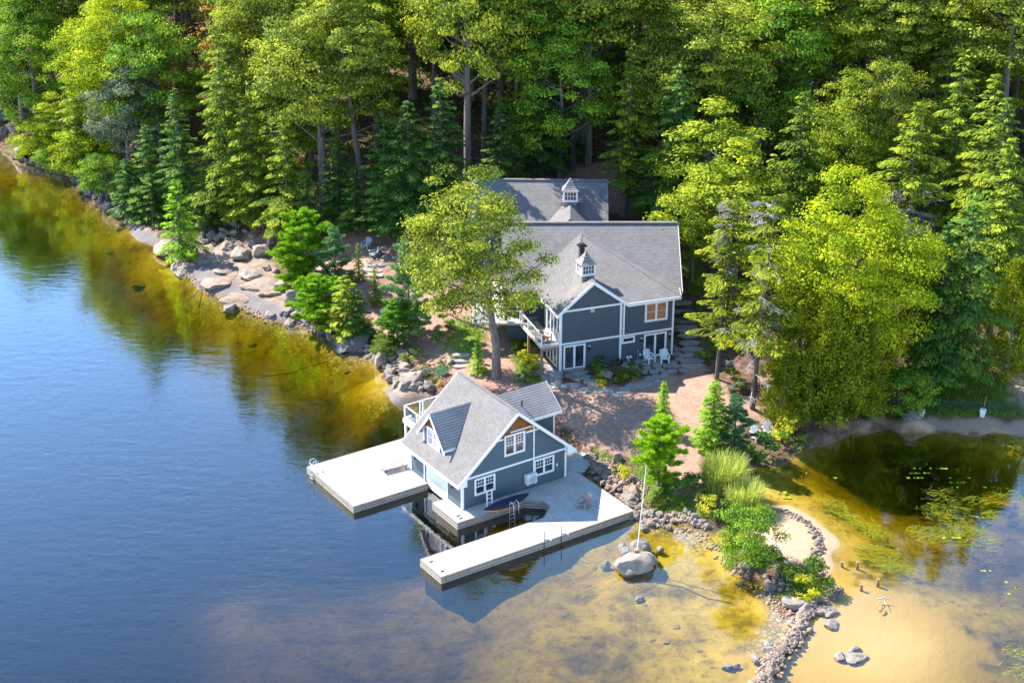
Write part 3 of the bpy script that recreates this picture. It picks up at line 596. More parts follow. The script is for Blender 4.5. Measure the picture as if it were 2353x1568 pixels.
window(bh, (3.46, 5.18, 3.62, 5.22), fr_, M['glass_warm'], 1, 3, 3, upper_grid=True)
gd = MB(); gd.box(.07, .11, 1.98, 4.95, .12, 2.3); gd.build('boat_door', M['white_door'], bh)
for w_ in (1.0, 6.1): lantern(bh, (0, w_, 1.95), R(-90))
hp = MB(); hp.box(-.45, .45, -.38, -.04, -.38, .38); hpo = hp.build('heat_pump', M['unit'], bh, bevel=.03); hpo.location = (5.55, 0, 1.42)
f = MB(); f.tube([(.08, -.385, .0), (.08, -.40, 0)], .30, 24); f.build('fan_grille', plain('fan_grille', (.42, .45, .47), .5), hpo)
f = MB()
for r_ in (.1, .17, .24, .30):
    f.tube([(.08 + r_ * math.cos(a * math.pi / 10), -.405, r_ * math.sin(a * math.pi / 10)) for a in range(21)], .008, 4)
for k in range(5): f.box(-.43, -.28, -.385, -.38, -.26 + k * .12, -.20 + k * .12)
f.build('grille_rings', M['alu'], hpo)
for a in (-.35, .29): MB().box(a, a + .06, -.4, 0, -.44, -.38).build('bracket', M['white'], hpo)
cd = MB(); cd.tube([(3.95, -.06, 5.42), (5.7, -.06, 5.42), (5.86, -.06, 5.36), (5.9, -.06, 5.2), (5.9, -.06, 1.7)], .055, 8); cd.build('conduit', M['white'], bh)
ob = MB(); ob.box(7.85, 7.97, -.06, 0, 1.62, 1.82); ob.build('meter_box', M['unit'], bh)
# balcony behind the boathouse
bz = 2.95; bc = MB(); bc.box(1.35, 5.6, 6.97, 10.1, bz - .12, bz - .001); bco = bc.build('balcony', M['deck'], bh)
bm = MB(); bm.box(1.28, 1.35, 6.97, 10.17, bz - .34, bz + .01).box(1.35, 5.6, 10.1, 10.17, bz - .34, bz + .01); bm.build('edge_beam', M['white'], bco)
for a in ((1.36, 1.5, 9.95, 10.09, .55, bz - .12), (5.4, 5.54, 9.95, 10.09, .2, bz - .12)): MB().box(*a).build('support_post', M['white'], bco)
rl = MB(); posts = [(1.4, 10.05), (1.4, 8.3), (1.4, 7.1), (2.7, 10.05), (2.95, 10.05), (4.2, 10.05), (5.5, 10.05), (5.5, 8.6)]
for x, y in posts: rl.box(x - .045, x + .045, y - .045, y + .045, bz, bz + 1.06)
for p, q in (((1.4, 7.1), (1.4, 10.05)), ((1.4, 10.05), (5.5, 10.05)), ((5.5, 10.05), (5.5, 8.6))):
    for z in (bz + 1.05, bz + .12): rl.bar((*p, z), (*q, z), .07, .05)
for k in range(9): rl.box(4.3 + k * .13, 4.33 + k * .13, 10.035, 10.065, bz + .12, bz + 1.03)
rlo = rl.build('railing', M['white'], bco)
gg = MB(); gg.box(1.395, 1.405, 7.2, 9.95, bz + .16, bz + .98).box(1.5, 4.15, 10.045, 10.055, bz + .16, bz + .98); gg.build('glass_panel', M['rail_glass'], rlo)
# ---------- docks
def deck_poly(name, outline, holes, label, parent_group=None):
    """outline in (u,w); built as a bmesh-free prism made of convex cells"""
    pass
M['crib'] = plain('dark_wet_timber_crib', (.035, .03, .025), 0.9)
dL = empty('dock', (OB[0], OB[1], 0), PSB, 'wide sun-bleached wooden dock with ladder and lounger on the lake side of the boathouse', 'dock', 'docks around the boathouse')
dk_ = MB(); dk_.box(-6.0, -.02, 4.57, 11.4, .42, .549).box(-.02, 2.0, 7.0, 11.4, .42, .549); dko = dk_.build('deck', M['deck'], dL)
fs = MB(); fs.box(-6.06, -6.0, 4.51, 11.46, .02, .555).box(-6.0, -.02, 4.51, 4.57, .02, .555).box(-6.0, 2.0, 11.4, 11.46, .02, .555); fs.build('fascia', M['fascia'], dL)
pl = MB(); pl.box(-5.85, -.2, 4.72, 11.25, -7, .42).box(-.2, 1.8, 7.1, 11.25, -5, .42); pl.build('crib', M['crib'], dL)
dR = empty('dock', (OB[0], OB[1], 0), PSB, 'wooden dock with a boat slip and long finger pier below the gable wall', 'dock', 'docks around the boathouse')
d_ = MB()
d_.box(-1.2, -.02, -1.33, 1.95, .42, .549).box(-.02, 1.0, -1.33, -.03, .42, .549).box(1.0, 9.72, -1.33, -.03, .42, .549)
ZT = .549
d_.prism([(4.22, -1.33, ZT), (5.35, -2.3, ZT), (5.30, -2.97, ZT), (4.1, -4.03, ZT), (4.1, -6.6, ZT), (9.72, -6.6, ZT), (9.72, -1.33, ZT)], (0, 0, -.13))
d_.box(-5.72, 4.1, -6.6, -4.03, .42, ZT)
d_.box(8.75, 10.4, -.03, 2.4, .42, ZT)
d_.prism([(10.4, -.1 + .2, ZT), (10.4, 2.3, ZT), (12.0, 2.3, ZT), (12.0, .75, ZT)][::1], (0, 0, -.13))
d_.build('deck', M['deck'], dR)
f_ = MB()
def fas(p, q):
    f_.bar((p[0], p[1], .285), (q[0], q[1], .285), .06, .54)
for p, q in (((-1.23, -1.33), (-1.23, 1.95)), ((-1.26, -1.36), (4.2, -1.36)), ((4.22, -1.35), (5.33, -2.3)), ((5.33, -2.3), (5.28, -2.97)), ((5.28, -2.97), (4.08, -4.0)), ((4.08, -4.0), (-5.75, -4.0)),
             ((-5.75, -4.0), (-5.75, -6.63)), ((-5.78, -6.63), (9.75, -6.63)), ((9.75, -6.63), (9.75, .05)), ((9.75, .05), (12.0, .72))): fas(p, q)
f_.build('fascia', M['fascia'], dR)
pl = MB(); pl.box(-5.55, 9.55, -6.45, -4.2, -6, .42).box(-1.05, 3.9, -1.18, -.06, -5, .42).box(5.6, 9.55, -4.2, -.2, -4, .42).box(-1.05, -.1, -.06, 1.8, -5, .42); pl.build('crib', M['crib'], dR)
for u in (2.25, 3.65):
    p_ = MB(); p_.tube([(u, -6.72, -1.4), (u, -6.72, 1.35)], .028, 6); p_.build('mooring_pipe', M['bark_dark'], dR)
    p_ = MB(); p_.tube([(u + .12, -6.45, .60), (u + .4, -6.62, .62), (u + .55, -6.75, .50)], .05, 6); p_.build('dock_bumper', M['white'], dR)
for (u, w_) in ((-5.35, -4.7), (-5.35, -6.1), (-.7, -.6), (-.75, -1.0)):
    p_ = MB(); p_.box(u - .13, u + .13, w_ - .03, w_ + .03, .56, .60).box(u - .06, u + .06, w_ - .025, w_ + .025, .549, .56); p_.build('cleat', M['black'], dR)
def ladder(parent, u, w_, rz, label, lay=False):
    l = MB()
    for s in (-.22, .22):
        l.tube([(s, .42, 0), (s, .42, .55), (s, .38, .78), (s, .22, .88), (s, .05, .86), (s, -.06, .7), (s, -.08, 0), (s, -.08, -1.2)], .024, 6)
    for z in (.62, -.25, -.55, -.85): l.bar((-.22, -.08, z), (.22, -.08, z), .09, .03)
    l.bar((-.22, .42, .5), (.22, .42, .5), .03)
    o = l.build('swim_ladder', M['alu'], parent); o.location = (u, w_, ZT); o.rotation_euler = (0, 0, rz); o['label'] = label; return o
ladder(dL, -6.05, 10.6, R(-90), 'bent aluminium swim ladder at the far corner of the lake-side dock')
ladder(dR, 2.75, -2.15, R(180), 'aluminium swim ladder with hoop rails beside the covered kayak')
# ---------- heavy: main house
hs_ = empty('house', (O2[0], O2[1], 0), PSH, 'two-storey slate-blue clapboard lake house with shingled roofs, cupola and walk-out patio', 'house')
def W2H(x, y, z):   # world -> house local
    dx, dy = x - O2[0], y - O2[1]; c, s = math.cos(PSH), math.sin(PSH); return (dx * c + dy * s, -dx * s + dy * c, z)
ZG = 1.55; ZU = 6.72
w = MB()
w.prism([(0, 0, ZG), (5.1, 0, ZG), (5.1, 0, 7.0), (2.62, 0, 8.9), (0, 0, 6.75)], (0, .2, 0))
w.box(5.1, 9.66, 0, .2, ZG, ZU)
w.box(0, .2, .2, 3.4, ZG, ZU); 
def wl_(p, q, z0, z1, t=.2):
    a = W2H(*p, 0); b = W2H(*q, 0); d = np.array([b[0] - a[0], b[1] - a[1]]); d /= np.hypot(*d); n = np.array([-d[1], d[0]]) * t
    w.prism([(a[0], a[1], z0), (b[0], b[1], z0), (b[0] + n[0], b[1] + n[1], z0), (a[0] + n[0], a[1] + n[1], z0)], (0, 0, z1 - z0))
eR = h2w(9.66, .2); eL = h2w(.2, 3.4)
wl_(eR, (13.15, 142.5), ZG, 7.0); wl_(eL, (eL[0], 133.4), ZG, 6.7); wl_((eL[0], 133.4), (-.3, 133.4), ZG, 6.6); wl_((-.3, 133.4), (-.3, 142.5), ZG, 6.8); wl_((13.15, 142.5), (-.3, 142.5), 2.2, 6.6)
w.build('wall', M['siding_light'], hs_)
t = MB(); T0 = MB
def tb(*a): MB().box(*a).build('trim_board', M['white'], hs_)
for a in ((-.03, .14, -.03, 0, ZG, 6.75), (-.03, 0, 0, .14, ZG, 6.7), (9.53, 9.69, -.03, 0, ZG, ZU), (9.66, 9.69, 0, .14, ZG, ZU), (5.02, 5.2, -.035, 0, ZG, 7.1), (.14, 5.02, -.025, 0, 3.90, 4.06), (5.2, 9.53, -.025, 0, 3.88, 4.04), (.14, 5.02, -.025, 0, 6.66, 6.82), (-.025, 0, .14, 3.4, 3.90, 4.06)): tb(*a)
pth = MB(); pth.box(5.28, 5.40, -.11, -.03, 3.9, 6.7).box(5.28, 5.6, -.2, -.03, 6.62, 6.72); pth.build('downspout', M['white'], hs_)
# roofs: main gable along world x, lake wing with hip, facade gable
ZM, YM, MM = 10.2, 138.0, .60
G = W2H(*h2w(2.62, -.38), 9.12); L0 = (-.36, -.38, 6.66); V0 = (5.56, -.38, 6.86); R0 = (10.08, -.38, 6.84)
P1w = (5.62, 137.1, ZM - MM * .9); P1 = W2H(*P1w)
mainz = lambda y: ZM - MM * (YM - y)
s_F = (P1w[2] - 6.86) / (W2H(*P1w)[1] + .38)
K = (2.75, (9.0 - 6.86) / s_F * .98 - .38, 8.95)
Mr = W2H(13.35, 132.35, mainz(132.35)); Q1 = W2H(1.45, 133.0, mainz(133.0)); E1 = (-.36, 3.4, 6.66)
K = (3.1, 4.3, 6.86 + s_F * 4.68 )
r = MB(); th = .2
MR = W2H(13.6, YM, ZM); ML = W2H(-.83, YM, ZM)
zf = mainz(132.0)
r.prism([MR, ML, W2H(-.83, 132.0, zf), W2H(13.6, 132.0, zf)], (0, 0, -th))
r.prism([ML, MR, W2H(13.6, 143.4, ZM - .6 * 5.4), W2H(-.83, 143.4, ZM - .6 * 5.4)], (0, 0, -th))
def tri(*P): r.prism(list(P), (0, 0, -th))
for poly in ([V0, R0, P1], [V0, P1, K], [G, V0, K], [R0, Mr, P1], [G, K, L0], [L0, K, E1], [K, P1, E1], [E1, P1, Q1]):
    r.prism(poly, (0, 0, -th))
rh = r.build('roof', M['shingle'], hs_)
rd = MB()
a_ = W2H(-.83, YM, ZM + .03); b_ = W2H(13.6, YM, ZM + .03); rd.bar(a_, b_, .34, .10)
for p, q in ((G, K), (K, P1), (P1, R0)): rd.bar((p[0], p[1], p[2] + .0), (q[0], q[1], q[2] + .0), .22, .06)
rd.build('ridge_cap', M['shingle'], rh)
k_ = MB()
k_.prism([(G[0], -.42, G[2]), (L0[0] - .03, -.42, L0[2]), (L0[0] - .03, -.42, L0[2] - .26), (G[0], -.42, G[2] - .30)], (0, .04, 0))
k_.prism([(G[0], -.42, G[2]), (V0[0], -.42, V0[2]), (V0[0], -.42, V0[2] - .30), (G[0], -.42, G[2] - .30)], (0, .04, 0))
k_.prism([(V0[0], -.42, V0[2]), (R0[0], -.42, R0[2]), (R0[0], -.42, R0[2] - .26), (V0[0], -.42, V0[2] - .30)], (0, .04, 0))
k_.box(-.40, -.36, -.38, 3.4, 6.42, 6.66)
k_.prism([(-.36, -.38, 6.42), (.0, -.38, 6.42), (.0, -.38, 6.8), (-.36, -.38, 6.62)], (0, .38, 0))
rr = W2H(13.62, 132.0, 0); r1 = W2H(13.62, YM, 0); k_.bar((rr[0], rr[1], zf - .12), (r1[0], r1[1], ZM - .12), .04, .24)
k_.bar((R0[0] + .02, R0[1], R0[2] - .13), (Mr[0] + .05, Mr[1], Mr[2] - .13), .04, .26)
k_.build('rake_board', M['white'], rh)
fh = lambda s, z, d: (s, -d, z)
window(hs_, (.28, 2.14, 1.72, 3.82), fh, M['glass'], 1, name='patio_door', fw=.12)
window(hs_, (7.14, 9.1, 1.75, 3.80), fh, M['glass'], 1, name='patio_door', fw=.12)
window(hs_, (7.15, 9.12, 4.84, 6.50), fh, M['curtain'], 1, 2, 1, fw=.13)
window(hs_, (5.22, 6.36, 3.26, 3.84), fh, M['glass'], 0, fw=.12)
fl = lambda s, z, d: (-d, s, z)
window(hs_, (.55, 2.9, 4.15, 6.35), fl, M['glass'], 2, name='balcony_door', fw=.1)
window(hs_, (.6, 2.9, 1.75, 3.75), fl, M['glass'], 2, name='patio_door', fw=.1)
lantern(hs_, (2.42, 0, 3.35), 0); lantern(hs_, (6.9, 0, 3.35), 0); lantern(hs_, (9.33, 0, 3.35), 0)
b = MB(); b.box(2.5, 2.82, -.12, 0, 6.4, 6.66); b.build('vent_hood', plain('tan_vent', (.55, .40, .30)), hs_)
b = MB(); b.tube([(5.75, -.02, 2.05), (5.75, -.16, 2.05)], .1, 10).tube([(6.0, -.02, 2.07), (6.0, -.16, 2.07)], .1, 10).tube([(5.85, -.02, 1.8), (5.85, -.1, 1.8)], .06, 8).box(6.78, 6.92, -.1, 0, 2.0, 2.2); b.build('wall_outlet', M['white'], hs_)
b = MB(); b.tube([(6.62, -.08, 1.6), (6.62, -.08, 2.45)], .03, 6); b.box(6.56, 6.68, -.14, -.02, 2.4, 2.52); b.build('conduit', M['grey_timber'], hs_)
b = MB(); b.tube([(5.12, -.3, 1.55), (5.12, -.3, 1.95)], .13, 8); b.build('drain_bin', M['black'], hs_)
# cupolas
def cupola(parent, loc, rz, s=1.0, hb=.8, name='cupola'):
    o = MB(); o.box(-.62 * s, .62 * s, -.62 * s, .62 * s, -hb, .15); c = o.build(name, M['shingle_dark'], parent); c.location = loc; c.rotation_euler = (0, 0, rz)
    q = MB(); q.box(-.74 * s, .74 * s, -.74 * s, .74 * s, .15, .30)
    for sx in (-1, 1):
        for sy in (-1, 1): q.box(sx * .62 * s - .08 * s, sx * .62 * s + .08 * s, sy * .62 * s - .08 * s, sy * .62 * s + .08 * s, .30, 1.12 * s)
    q.box(-.70 * s, .70 * s, -.70 * s, .70 * s, 1.12 * s, 1.24 * s); q.build('lantern_frame', M['white'], c)
    g = MB(); g.box(-.60 * s, .60 * s, -.60 * s, .60 * s, .30, 1.119 * s); g.build('pane', M['glass_warm'], c)
    m_ = MB()
    for a in range(4):
        cs, sn = [(1, 0), (0, 1), (-1, 0), (0, -1)][a]
        def pt(x, y, z): return (x * cs - y * sn, x * sn + y * cs, z)
        for k in (-.27, 0, .27): m_.bar(pt(.615 * s, k * s, .30), pt(.615 * s, k * s, 1.12 * s), .035)
        m_.bar(pt(.617 * s, -.54 * s, .72 * s), pt(.617 * s, .54 * s, .72 * s), .035)
    m_.build('muntin', M['white'], c)
    rf = MB(); prof = [(.84, 1.24), (.60, 1.46), (.42, 1.70), (.24, 2.02), (.0, 2.40)]
    for a in range(4):
        A0 = R(45 + 90 * a); A1 = R(135 + 90 * a)
        for i in range(4):
            (r0, z0), (r1, z1_) = prof[i], prof[i + 1]; r0 *= 1.414 * s; r1 *= 1.414 * s
            P = [(r0 * math.cos(A0), r0 * math.sin(A0), z0 * s), (r0 * math.cos(A1), r0 * math.sin(A1), z0 * s), (r1 * math.cos(A1), r1 * math.sin(A1), z1_ * s), (r1 * math.cos(A0), r1 * math.sin(A0), z1_ * s)]
            if r1 == 0: rf.add(P[:3], [(0, 1, 2)])
            else: rf.add(P, [(0, 1, 2, 3)])
    rf.add([(x * 1.0, y * 1.0, 1.235 * s) for x, y in ((-.84 * s, -.84 * s), (-.84 * s, .84 * s), (.84 * s, .84 * s), (.84 * s, -.84 * s))], [(0, 1, 2, 3)])
    rf.build('cupola_roof', M['shingle_dark'], c); return c
cupola(hs_, (2.75, 1.7, 8.85), 0, .84, 1.0)
ch = MB(); ch.box(-.17, .17, -.17, .17, -.9, .55); cho = ch.build('chimney_flue', M['black'], hs_); cho.location = (3.15, 3.6, 9.9)
cc = MB(); cc.box(-.34, .34, -.34, .34, .62, .70).box(-.24, .24, -.24, .24, .70, .78); cc.build('flue_cap', M['black'], cho)
# deck on the lake side of the house
dkz = 3.93
hd = MB(); hd.box(-1.55, -.03, .1, 5.2, dkz - .15, dkz)
w0 = h2w(-1.55, 5.2); w1 = h2w(-.03, 5.2)
hd.prism([W2H(-3.2, 131.8, dkz), W2H(w0[0], 131.8, dkz), W2H(w1[0] + .3, 133.3, dkz), W2H(-3.2, 133.3, dkz)], (0, 0, -.15))
hd.prism([W2H(-3.2, 133.3, dkz), W2H(-.35, 133.3, dkz), W2H(-.35, 140.5, dkz), W2H(-3.2, 140.5, dkz)], (0, 0, -.15))
hdo = hd.build('raised_deck', M['deck'], hs_)
for (x, y) in ((-1.45, .2), (-1.45, 3.2)): MB().box(x - .08, x + .08, y - .08, y + .08, 1.4, dkz - .15).build('support_post', M['timber'], hdo)
MB().box(-1.37, 0, .1, .28, dkz - .36, dkz - .15).build('beam', M['timber'], hdo)
rl = MB(); rp = [(-.1, .16), (-1.48, .16), (-1.48, 1.6), (-1.48, 3.2), (-1.48, 5.1)]
pw = [W2H(-3.1, 131.95, 0)[:2], W2H(-3.1, 134.5, 0)[:2], W2H(-3.1, 137.5, 0)[:2], W2H(-3.1, 140.4, 0)[:2]]
allp = rp + pw
for x, y in allp: rl.box(x - .04, x + .04, y - .04, y + .04, dkz, dkz + 1.05)
for p0, p1 in zip(allp[:-1], allp[1:]):
    for z in (1.04, .12): rl.bar((p0[0], p0[1], dkz + z), (p1[0], p1[1], dkz + z), .06, .045)
rlo = rl.build('railing', M['white'], hdo)
gl = MB()
for p0, p1 in zip(allp[:-1], allp[1:]): gl.bar((p0[0], p0[1], dkz + .58), (p1[0], p1[1], dkz + .58), .008, .8)
gl.build('glass_panel', M['rail_glass'], rlo)
pp = MB(); a = W2H(.9, 132.2, 0); pp.box(a[0] - .12, a[0] + .12, a[1] - .12, a[1] + .12, dkz, 6.6); a = W2H(-.5, 132.2, 0); pp.box(a[0] - .12, a[0] + .12, a[1] - .12, a[1] + .12, dkz, 6.6); pp.build('porch_post', M['timber'], hdo)
# ---------- garage behind
gb = empty('garage', (-3.76, 149.4, 0), R(-1.8), 'dark shingled outbuilding with a small cupola behind the main house roof', 'outbuilding')
g = MB(); g.prism([(0.3, -4.2, 3.6), (0.3, 3.6, 3.6), (.3, 3.6, 7.9), (.3, -.1, 9.8), (.3, -4.2, 7.4)], (.2, 0, 0)); g.prism([(11.9, -4.2, 3.6), (11.9, 3.6, 3.6), (11.9, 3.6, 7.9), (11.9, -.1, 9.8), (11.9, -4.2, 7.4)], (.2, 0, 0))
g.box(.5, 11.9, -4.2, -4.0, 3.6, 7.4).box(.5, 11.9, 3.4, 3.6, 3.6, 7.8); g.build('wall', M['siding_light'], gb)
g = MB(); g.prism([(0, 0, 10.0), (12.2, 0, 10.0), (12.2, -4.6, 7.24), (0, -4.6, 7.24)], (0, 0, -.18)); g.prism([(0, 0, 10.0), (12.2, 0, 10.0), (12.2, 4.0, 7.6), (0, 4.0, 7.6)], (0, 0, -.18))
g.prism([(8.9, -1.6, 9.0), (8.9, -7.0, 9.0), (6.4, -7.0, 7.0), (6.2, -4.9, 7.0)], (0, 0, -.12)); g.prism([(8.9, -1.6, 9.0), (8.9, -7.0, 9.0), (11.4, -7.0, 7.0), (11.6, -4.9, 7.0)], (0, 0, -.12))
go = g.build('roof', M['shingle'], gb)
g = MB(); g.bar((0, 0, 10.03), (12.2, 0, 10.03), .3, .1); g.build('ridge_cap', M['shingle'], go)
cupola(gb, (8.9, -2.6, 9.0), 0, .9, .8)
# ------------------------------------------------------------------ trees and plants (meshes are shared, every plant is its own object)
def blades(c, d, s, ln, wd):
    """rhombus leaves: centre c, long axis d, side s"""
    ln = np.asarray(ln)[:, None] * 0.5; wd = np.asarray(wd)[:, None] * 0.5
    V = np.stack([c - d * ln, c + s * wd, c + d * ln, c - s * wd], 1).reshape(-1, 3)
    return V, np.arange(len(V)).reshape(-1, 4)
def unit(a): return a / (np.linalg.norm(a, axis=-1, keepdims=True) + 1e-9)
def rnd_unit(g, n): return unit(g.normal(size=(n, 3)))
def leaves_mesh(name, g, P, Nrm, size, mat, tint, aspect=0.7):
    n = len(P); d = unit(np.cross(Nrm, rnd_unit(g, n))); s = np.cross(Nrm, d)
    V, F_ = blades(P, d, s, size * g.uniform(.45, 1.5, n), size * aspect * g.uniform(.5, 1.45, n))
    return np_mesh(name, V, F_, mat, tint)
def limb_mesh(name, segs, mat, n=6):
    mb = MB()
    for pts, rad in segs: mb.tube(pts, rad, n, caps=False)
    me = bpy.data.meshes.new(name); me.from_pydata(mb.v, [], mb.f); me.update(); me.materials.append(mat)
    me.polygons.foreach_set('use_smooth', np.ones(len(me.polygons), bool)); return me
def broadleaf(seed, H=16, Rc=4.5, cb=0.35, ncl=120, nlf=120, size=.26, trunk=.28, lean=0.0, top_heavy=0.0, bark='bark', rclump=1.0):
    g = np.random.default_rng(seed)
    zc0 = H * (cb + 1) / 2; rz = H * (1 - cb) / 2
    d = rnd_unit(g, ncl * 3); d = d[d[:, 2] > -0.75][:ncl]; ncl = len(d)
    lob = 1 + 0.22 * np.sin(d[:, 0] * 3.1 + seed) * np.cos(d[:, 1] * 2.7 + seed * 2) + g.uniform(-.12, .12, ncl)
    rad = (g.uniform(0.25, 1.0, ncl) ** 0.42) * lob
    wz = np.where(d[:, 2] > 0, 1 - 0.25 * d[:, 2] ** 2, 1 + top_heavy * d[:, 2])
    cc_ = np.stack([d[:, 0] * rad * Rc * wz + lean, d[:, 1] * rad * Rc * wz, zc0 + d[:, 2] * rad * rz], 1)
    rc = g.uniform(.55, 1.15, ncl) * rclump * Rc / 4.5
    P, Nn, T = [], [], []
    for i in range(ncl):
        m = int(nlf * g.uniform(.6, 1.3)); q = rnd_unit(g, m); q[:, 2] = np.abs(q[:, 2]) * 0.9 - 0.25
        q = unit(q); rr = rc[i] * g.uniform(.35, 1.05, m)[:, None]
        P.append(cc_[i] + q * rr * [1.15, 1.15, .72]); Nn.append(unit(q + d[i] * .5 + rnd_unit(g, m) * .9 + [0, 0, .5])); T.append(np.full(m, .48 + g.uniform(-.26, .26)) + g.normal(size=m) * .22)
    P = np.concatenate(P); Nn = np.concatenate(Nn); T = np.concatenate(T)
    crown = (P, Nn, T, size)
    segs = []; ctop = Vector((lean * .8, 0, H * .82))
    k = 5; pts = [Vector((lean * .8 * (i / k) ** 1.5 + g.uniform(-.12, .12), g.uniform(-.12, .12), H * .82 * i / k)) for i in range(k + 1)]
    pts[0] = Vector((0, 0, -.6)); segs.append((pts, [trunk * 1.35, trunk, trunk * .85, trunk * .65, trunk * .4, trunk * .12]))
    for i in g.choice(ncl, min(26, ncl), replace=False):
        e = Vector(cc_[i]); z0 = max(H * cb * .85, min(e.z - 1.0 - abs(e.x - lean) * .45, H * .75)); f = z0 / (H * .82)
        st = Vector((lean * .8 * f ** 1.5, 0, z0)); mid = st.lerp(e, .55) + Vector((0, 0, -.25)); r0 = trunk * .42 * (1 - f * .6)
        segs.append(([st, mid, e], [r0, r0 * .55, .02]))
    return crown, segs
def conifer(seed, H=15, Rc=2.8, z0f=.10, per_m=6.5, droop=.30, dens=38, bl=.36, bw=.115, irregular=.35, trunk=.2, pw=.8, spread=.42, sparse=0.0, lean=0.0):
    g = np.random.default_rng(seed); P, D, S, T, LN = [], [], [], [], []
    nb = int(H * per_m); segs = [([(0, 0, -.6), (lean * .3, 0, H * .5), (lean, 0, H * .99)], [trunk * 1.2, trunk * .7, .02])]
    for i in range(nb):
        u = (i + g.uniform(0, 1)) / nb; z = H * (z0f + (1 - z0f) * u)
        if sparse and g.random() < sparse * (1 - .5 * u): continue
        az = i * 2.399 + g.uniform(-.5, .5)
        L = Rc * (1 - u) ** pw * g.uniform(1 - irregular, 1 + irregular * .6) + .25
        if u < .12: L *= .55 + u * 3.6
        out = np.array([math.cos(az), math.sin(az), 0]); lat = np.array([-math.sin(az), math.cos(az), 0])
        area = L * L * spread + .25; m = max(5, int(area * dens * 1.25))
        s = g.uniform(0, 1, m) ** .72; hw = spread * L * (1.02 - s) * (.35 + s) * 1.5 + .10
        t = g.uniform(-1, 1, m) * hw; s_ = s * L
        rise = .22 * (u ** 1.2) + g.uniform(-.05, .08)
        zz = z + rise * s_ - droop * s_ ** 2 / (L + .6) - np.abs(t) * .22 + g.uniform(-.06, .06, m)
        fx = lean * (z / H)
        P.append(out * s_[:, None] + lat * t[:, None] + np.stack([np.full(m, fx), np.zeros(m), zz], 1))
        dd = out * .8 + lat * (np.sign(t) * g.uniform(.1, 1.0, m))[:, None] + np.array([0, 0, -1.0]) * (droop * (.35 + s) + g.uniform(-.25, .35, m))[:, None]
        dd = unit(dd); D.append(dd); S.append(unit(np.cross(dd, np.array([0, 0, 1.0]) + rnd_unit(g, m) * .45)))
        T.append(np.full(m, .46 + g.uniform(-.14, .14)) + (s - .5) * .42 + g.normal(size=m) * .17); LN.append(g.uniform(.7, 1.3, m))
        if L > .9 and i % 2 == 0:
            segs.append(([(fx, 0, z), tuple(out * L * .5 + [fx, 0, z + rise * L * .5 - droop * .25 * L * L / (L + .6)]), tuple(out * L * .9 + [fx, 0, z + rise * L * .9 - droop * .8 * L * L / (L + .6)])], [.045, .03, .012]))
    P, D, S, T, LN = map(np.concatenate, (P, D, S, T, LN))
    return (P, D, S, T, LN * bl, LN * bw), segs
def pine(seed, H=8, Rc=2.2, per_m=7, nn=26, ln=.34, wd=.055, ovoid=False):
    g = np.random.default_rng(seed); P, D, T = [], [], []; segs = [([(0, 0, -.4), (0, 0, H * .6), (0, 0, H)], [.13, .08, .02])]
    nb = int(H * per_m)
    for i in range(nb):
        u = (i + .5) / nb; z = H * (.08 + .9 * u); az = i * 2.399 + g.uniform(-.4, .4); L = Rc * ((1 - u) ** .55 if not ovoid else math.sin(math.pi * (.16 + .82 * u)) ** .75) * g.uniform(.4, 1.2) + .22
        if g.random() < .18: continue
        out = np.array([math.cos(az), math.sin(az), 0]); lat = np.array([-math.sin(az), math.cos(az), 0]); rise = .15 + .5 * u
        nt = max(4, int(L * 13)); e = out * L + [0, 0, z + rise * L]; segs.append(([(0, 0, z), tuple(e * [.6, .6, 0] + [0, 0, z + rise * L * .5]), tuple(e)], [.035, .02, .008]))
        for k in range(nt):
            s = g.uniform(.25, 1.05); t = g.uniform(-1, 1) * .42 * L * (1.15 - s); c = out * s * L + lat * t + [0, 0, z + rise * s * L + g.uniform(-.05, .15)]
            q = rnd_unit(g, nn); q[:, 2] = np.abs(q[:, 2]) * .9 + .05; q = unit(q + out * .25)
            P.append(c + q * ln * .5); D.append(q); T.append(np.full(nn, .5 + g.uniform(-.2, .25)) + g.uniform(-.15, .15, nn))
    P, D, T = map(np.concatenate, (P, D, T)); n = len(P); S = unit(np.cross(D, rnd_unit(g, n)))
    f = g.uniform(.75, 1.25, n); return (P, D, S, T, f * ln, f * wd), segs
def cedar(seed, H=8, Rc=1.8, n=11000, flat=.5):
    g = np.random.default_rng(seed); ncl = 150
    u = g.uniform(0, 1, ncl) ** .85; az = g.uniform(0, 2 * math.pi, ncl); r = Rc * (1 - u) ** .6 * (np.minimum(1, .45 + u * 4)) * g.uniform(.5, 1.12, ncl)
    c = np.stack([np.cos(az) * r, np.sin(az) * r, H * (.04 + .92 * u)], 1); P, D, S, T = [], [], [], []
    for i in range(ncl):
        m = n // ncl; q = rnd_unit(g, m) * g.uniform(.2, 1, m)[:, None] * [.42, .42, .75] * (Rc / 1.8); o = np.array([math.cos(az[i]), math.sin(az[i]), 0])
        P.append(c[i] + q); dd = unit(np.array([0, 0, .75]) + o * .5 + rnd_unit(g, m) * .6); D.append(dd); S.append(unit(np.cross(dd, o + rnd_unit(g, m) * .8)))
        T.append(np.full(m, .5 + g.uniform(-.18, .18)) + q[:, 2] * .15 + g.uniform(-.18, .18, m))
    P, D, S, T = map(np.concatenate, (P, D, S, T)); f = g.uniform(.7, 1.3, len(P))
    segs = [([(0, 0, -.4), (0, 0, H * .5), (0, 0, H * .95)], [.15, .1, .02])]
    return (P, D, S, T, f * .24, f * .10), segs
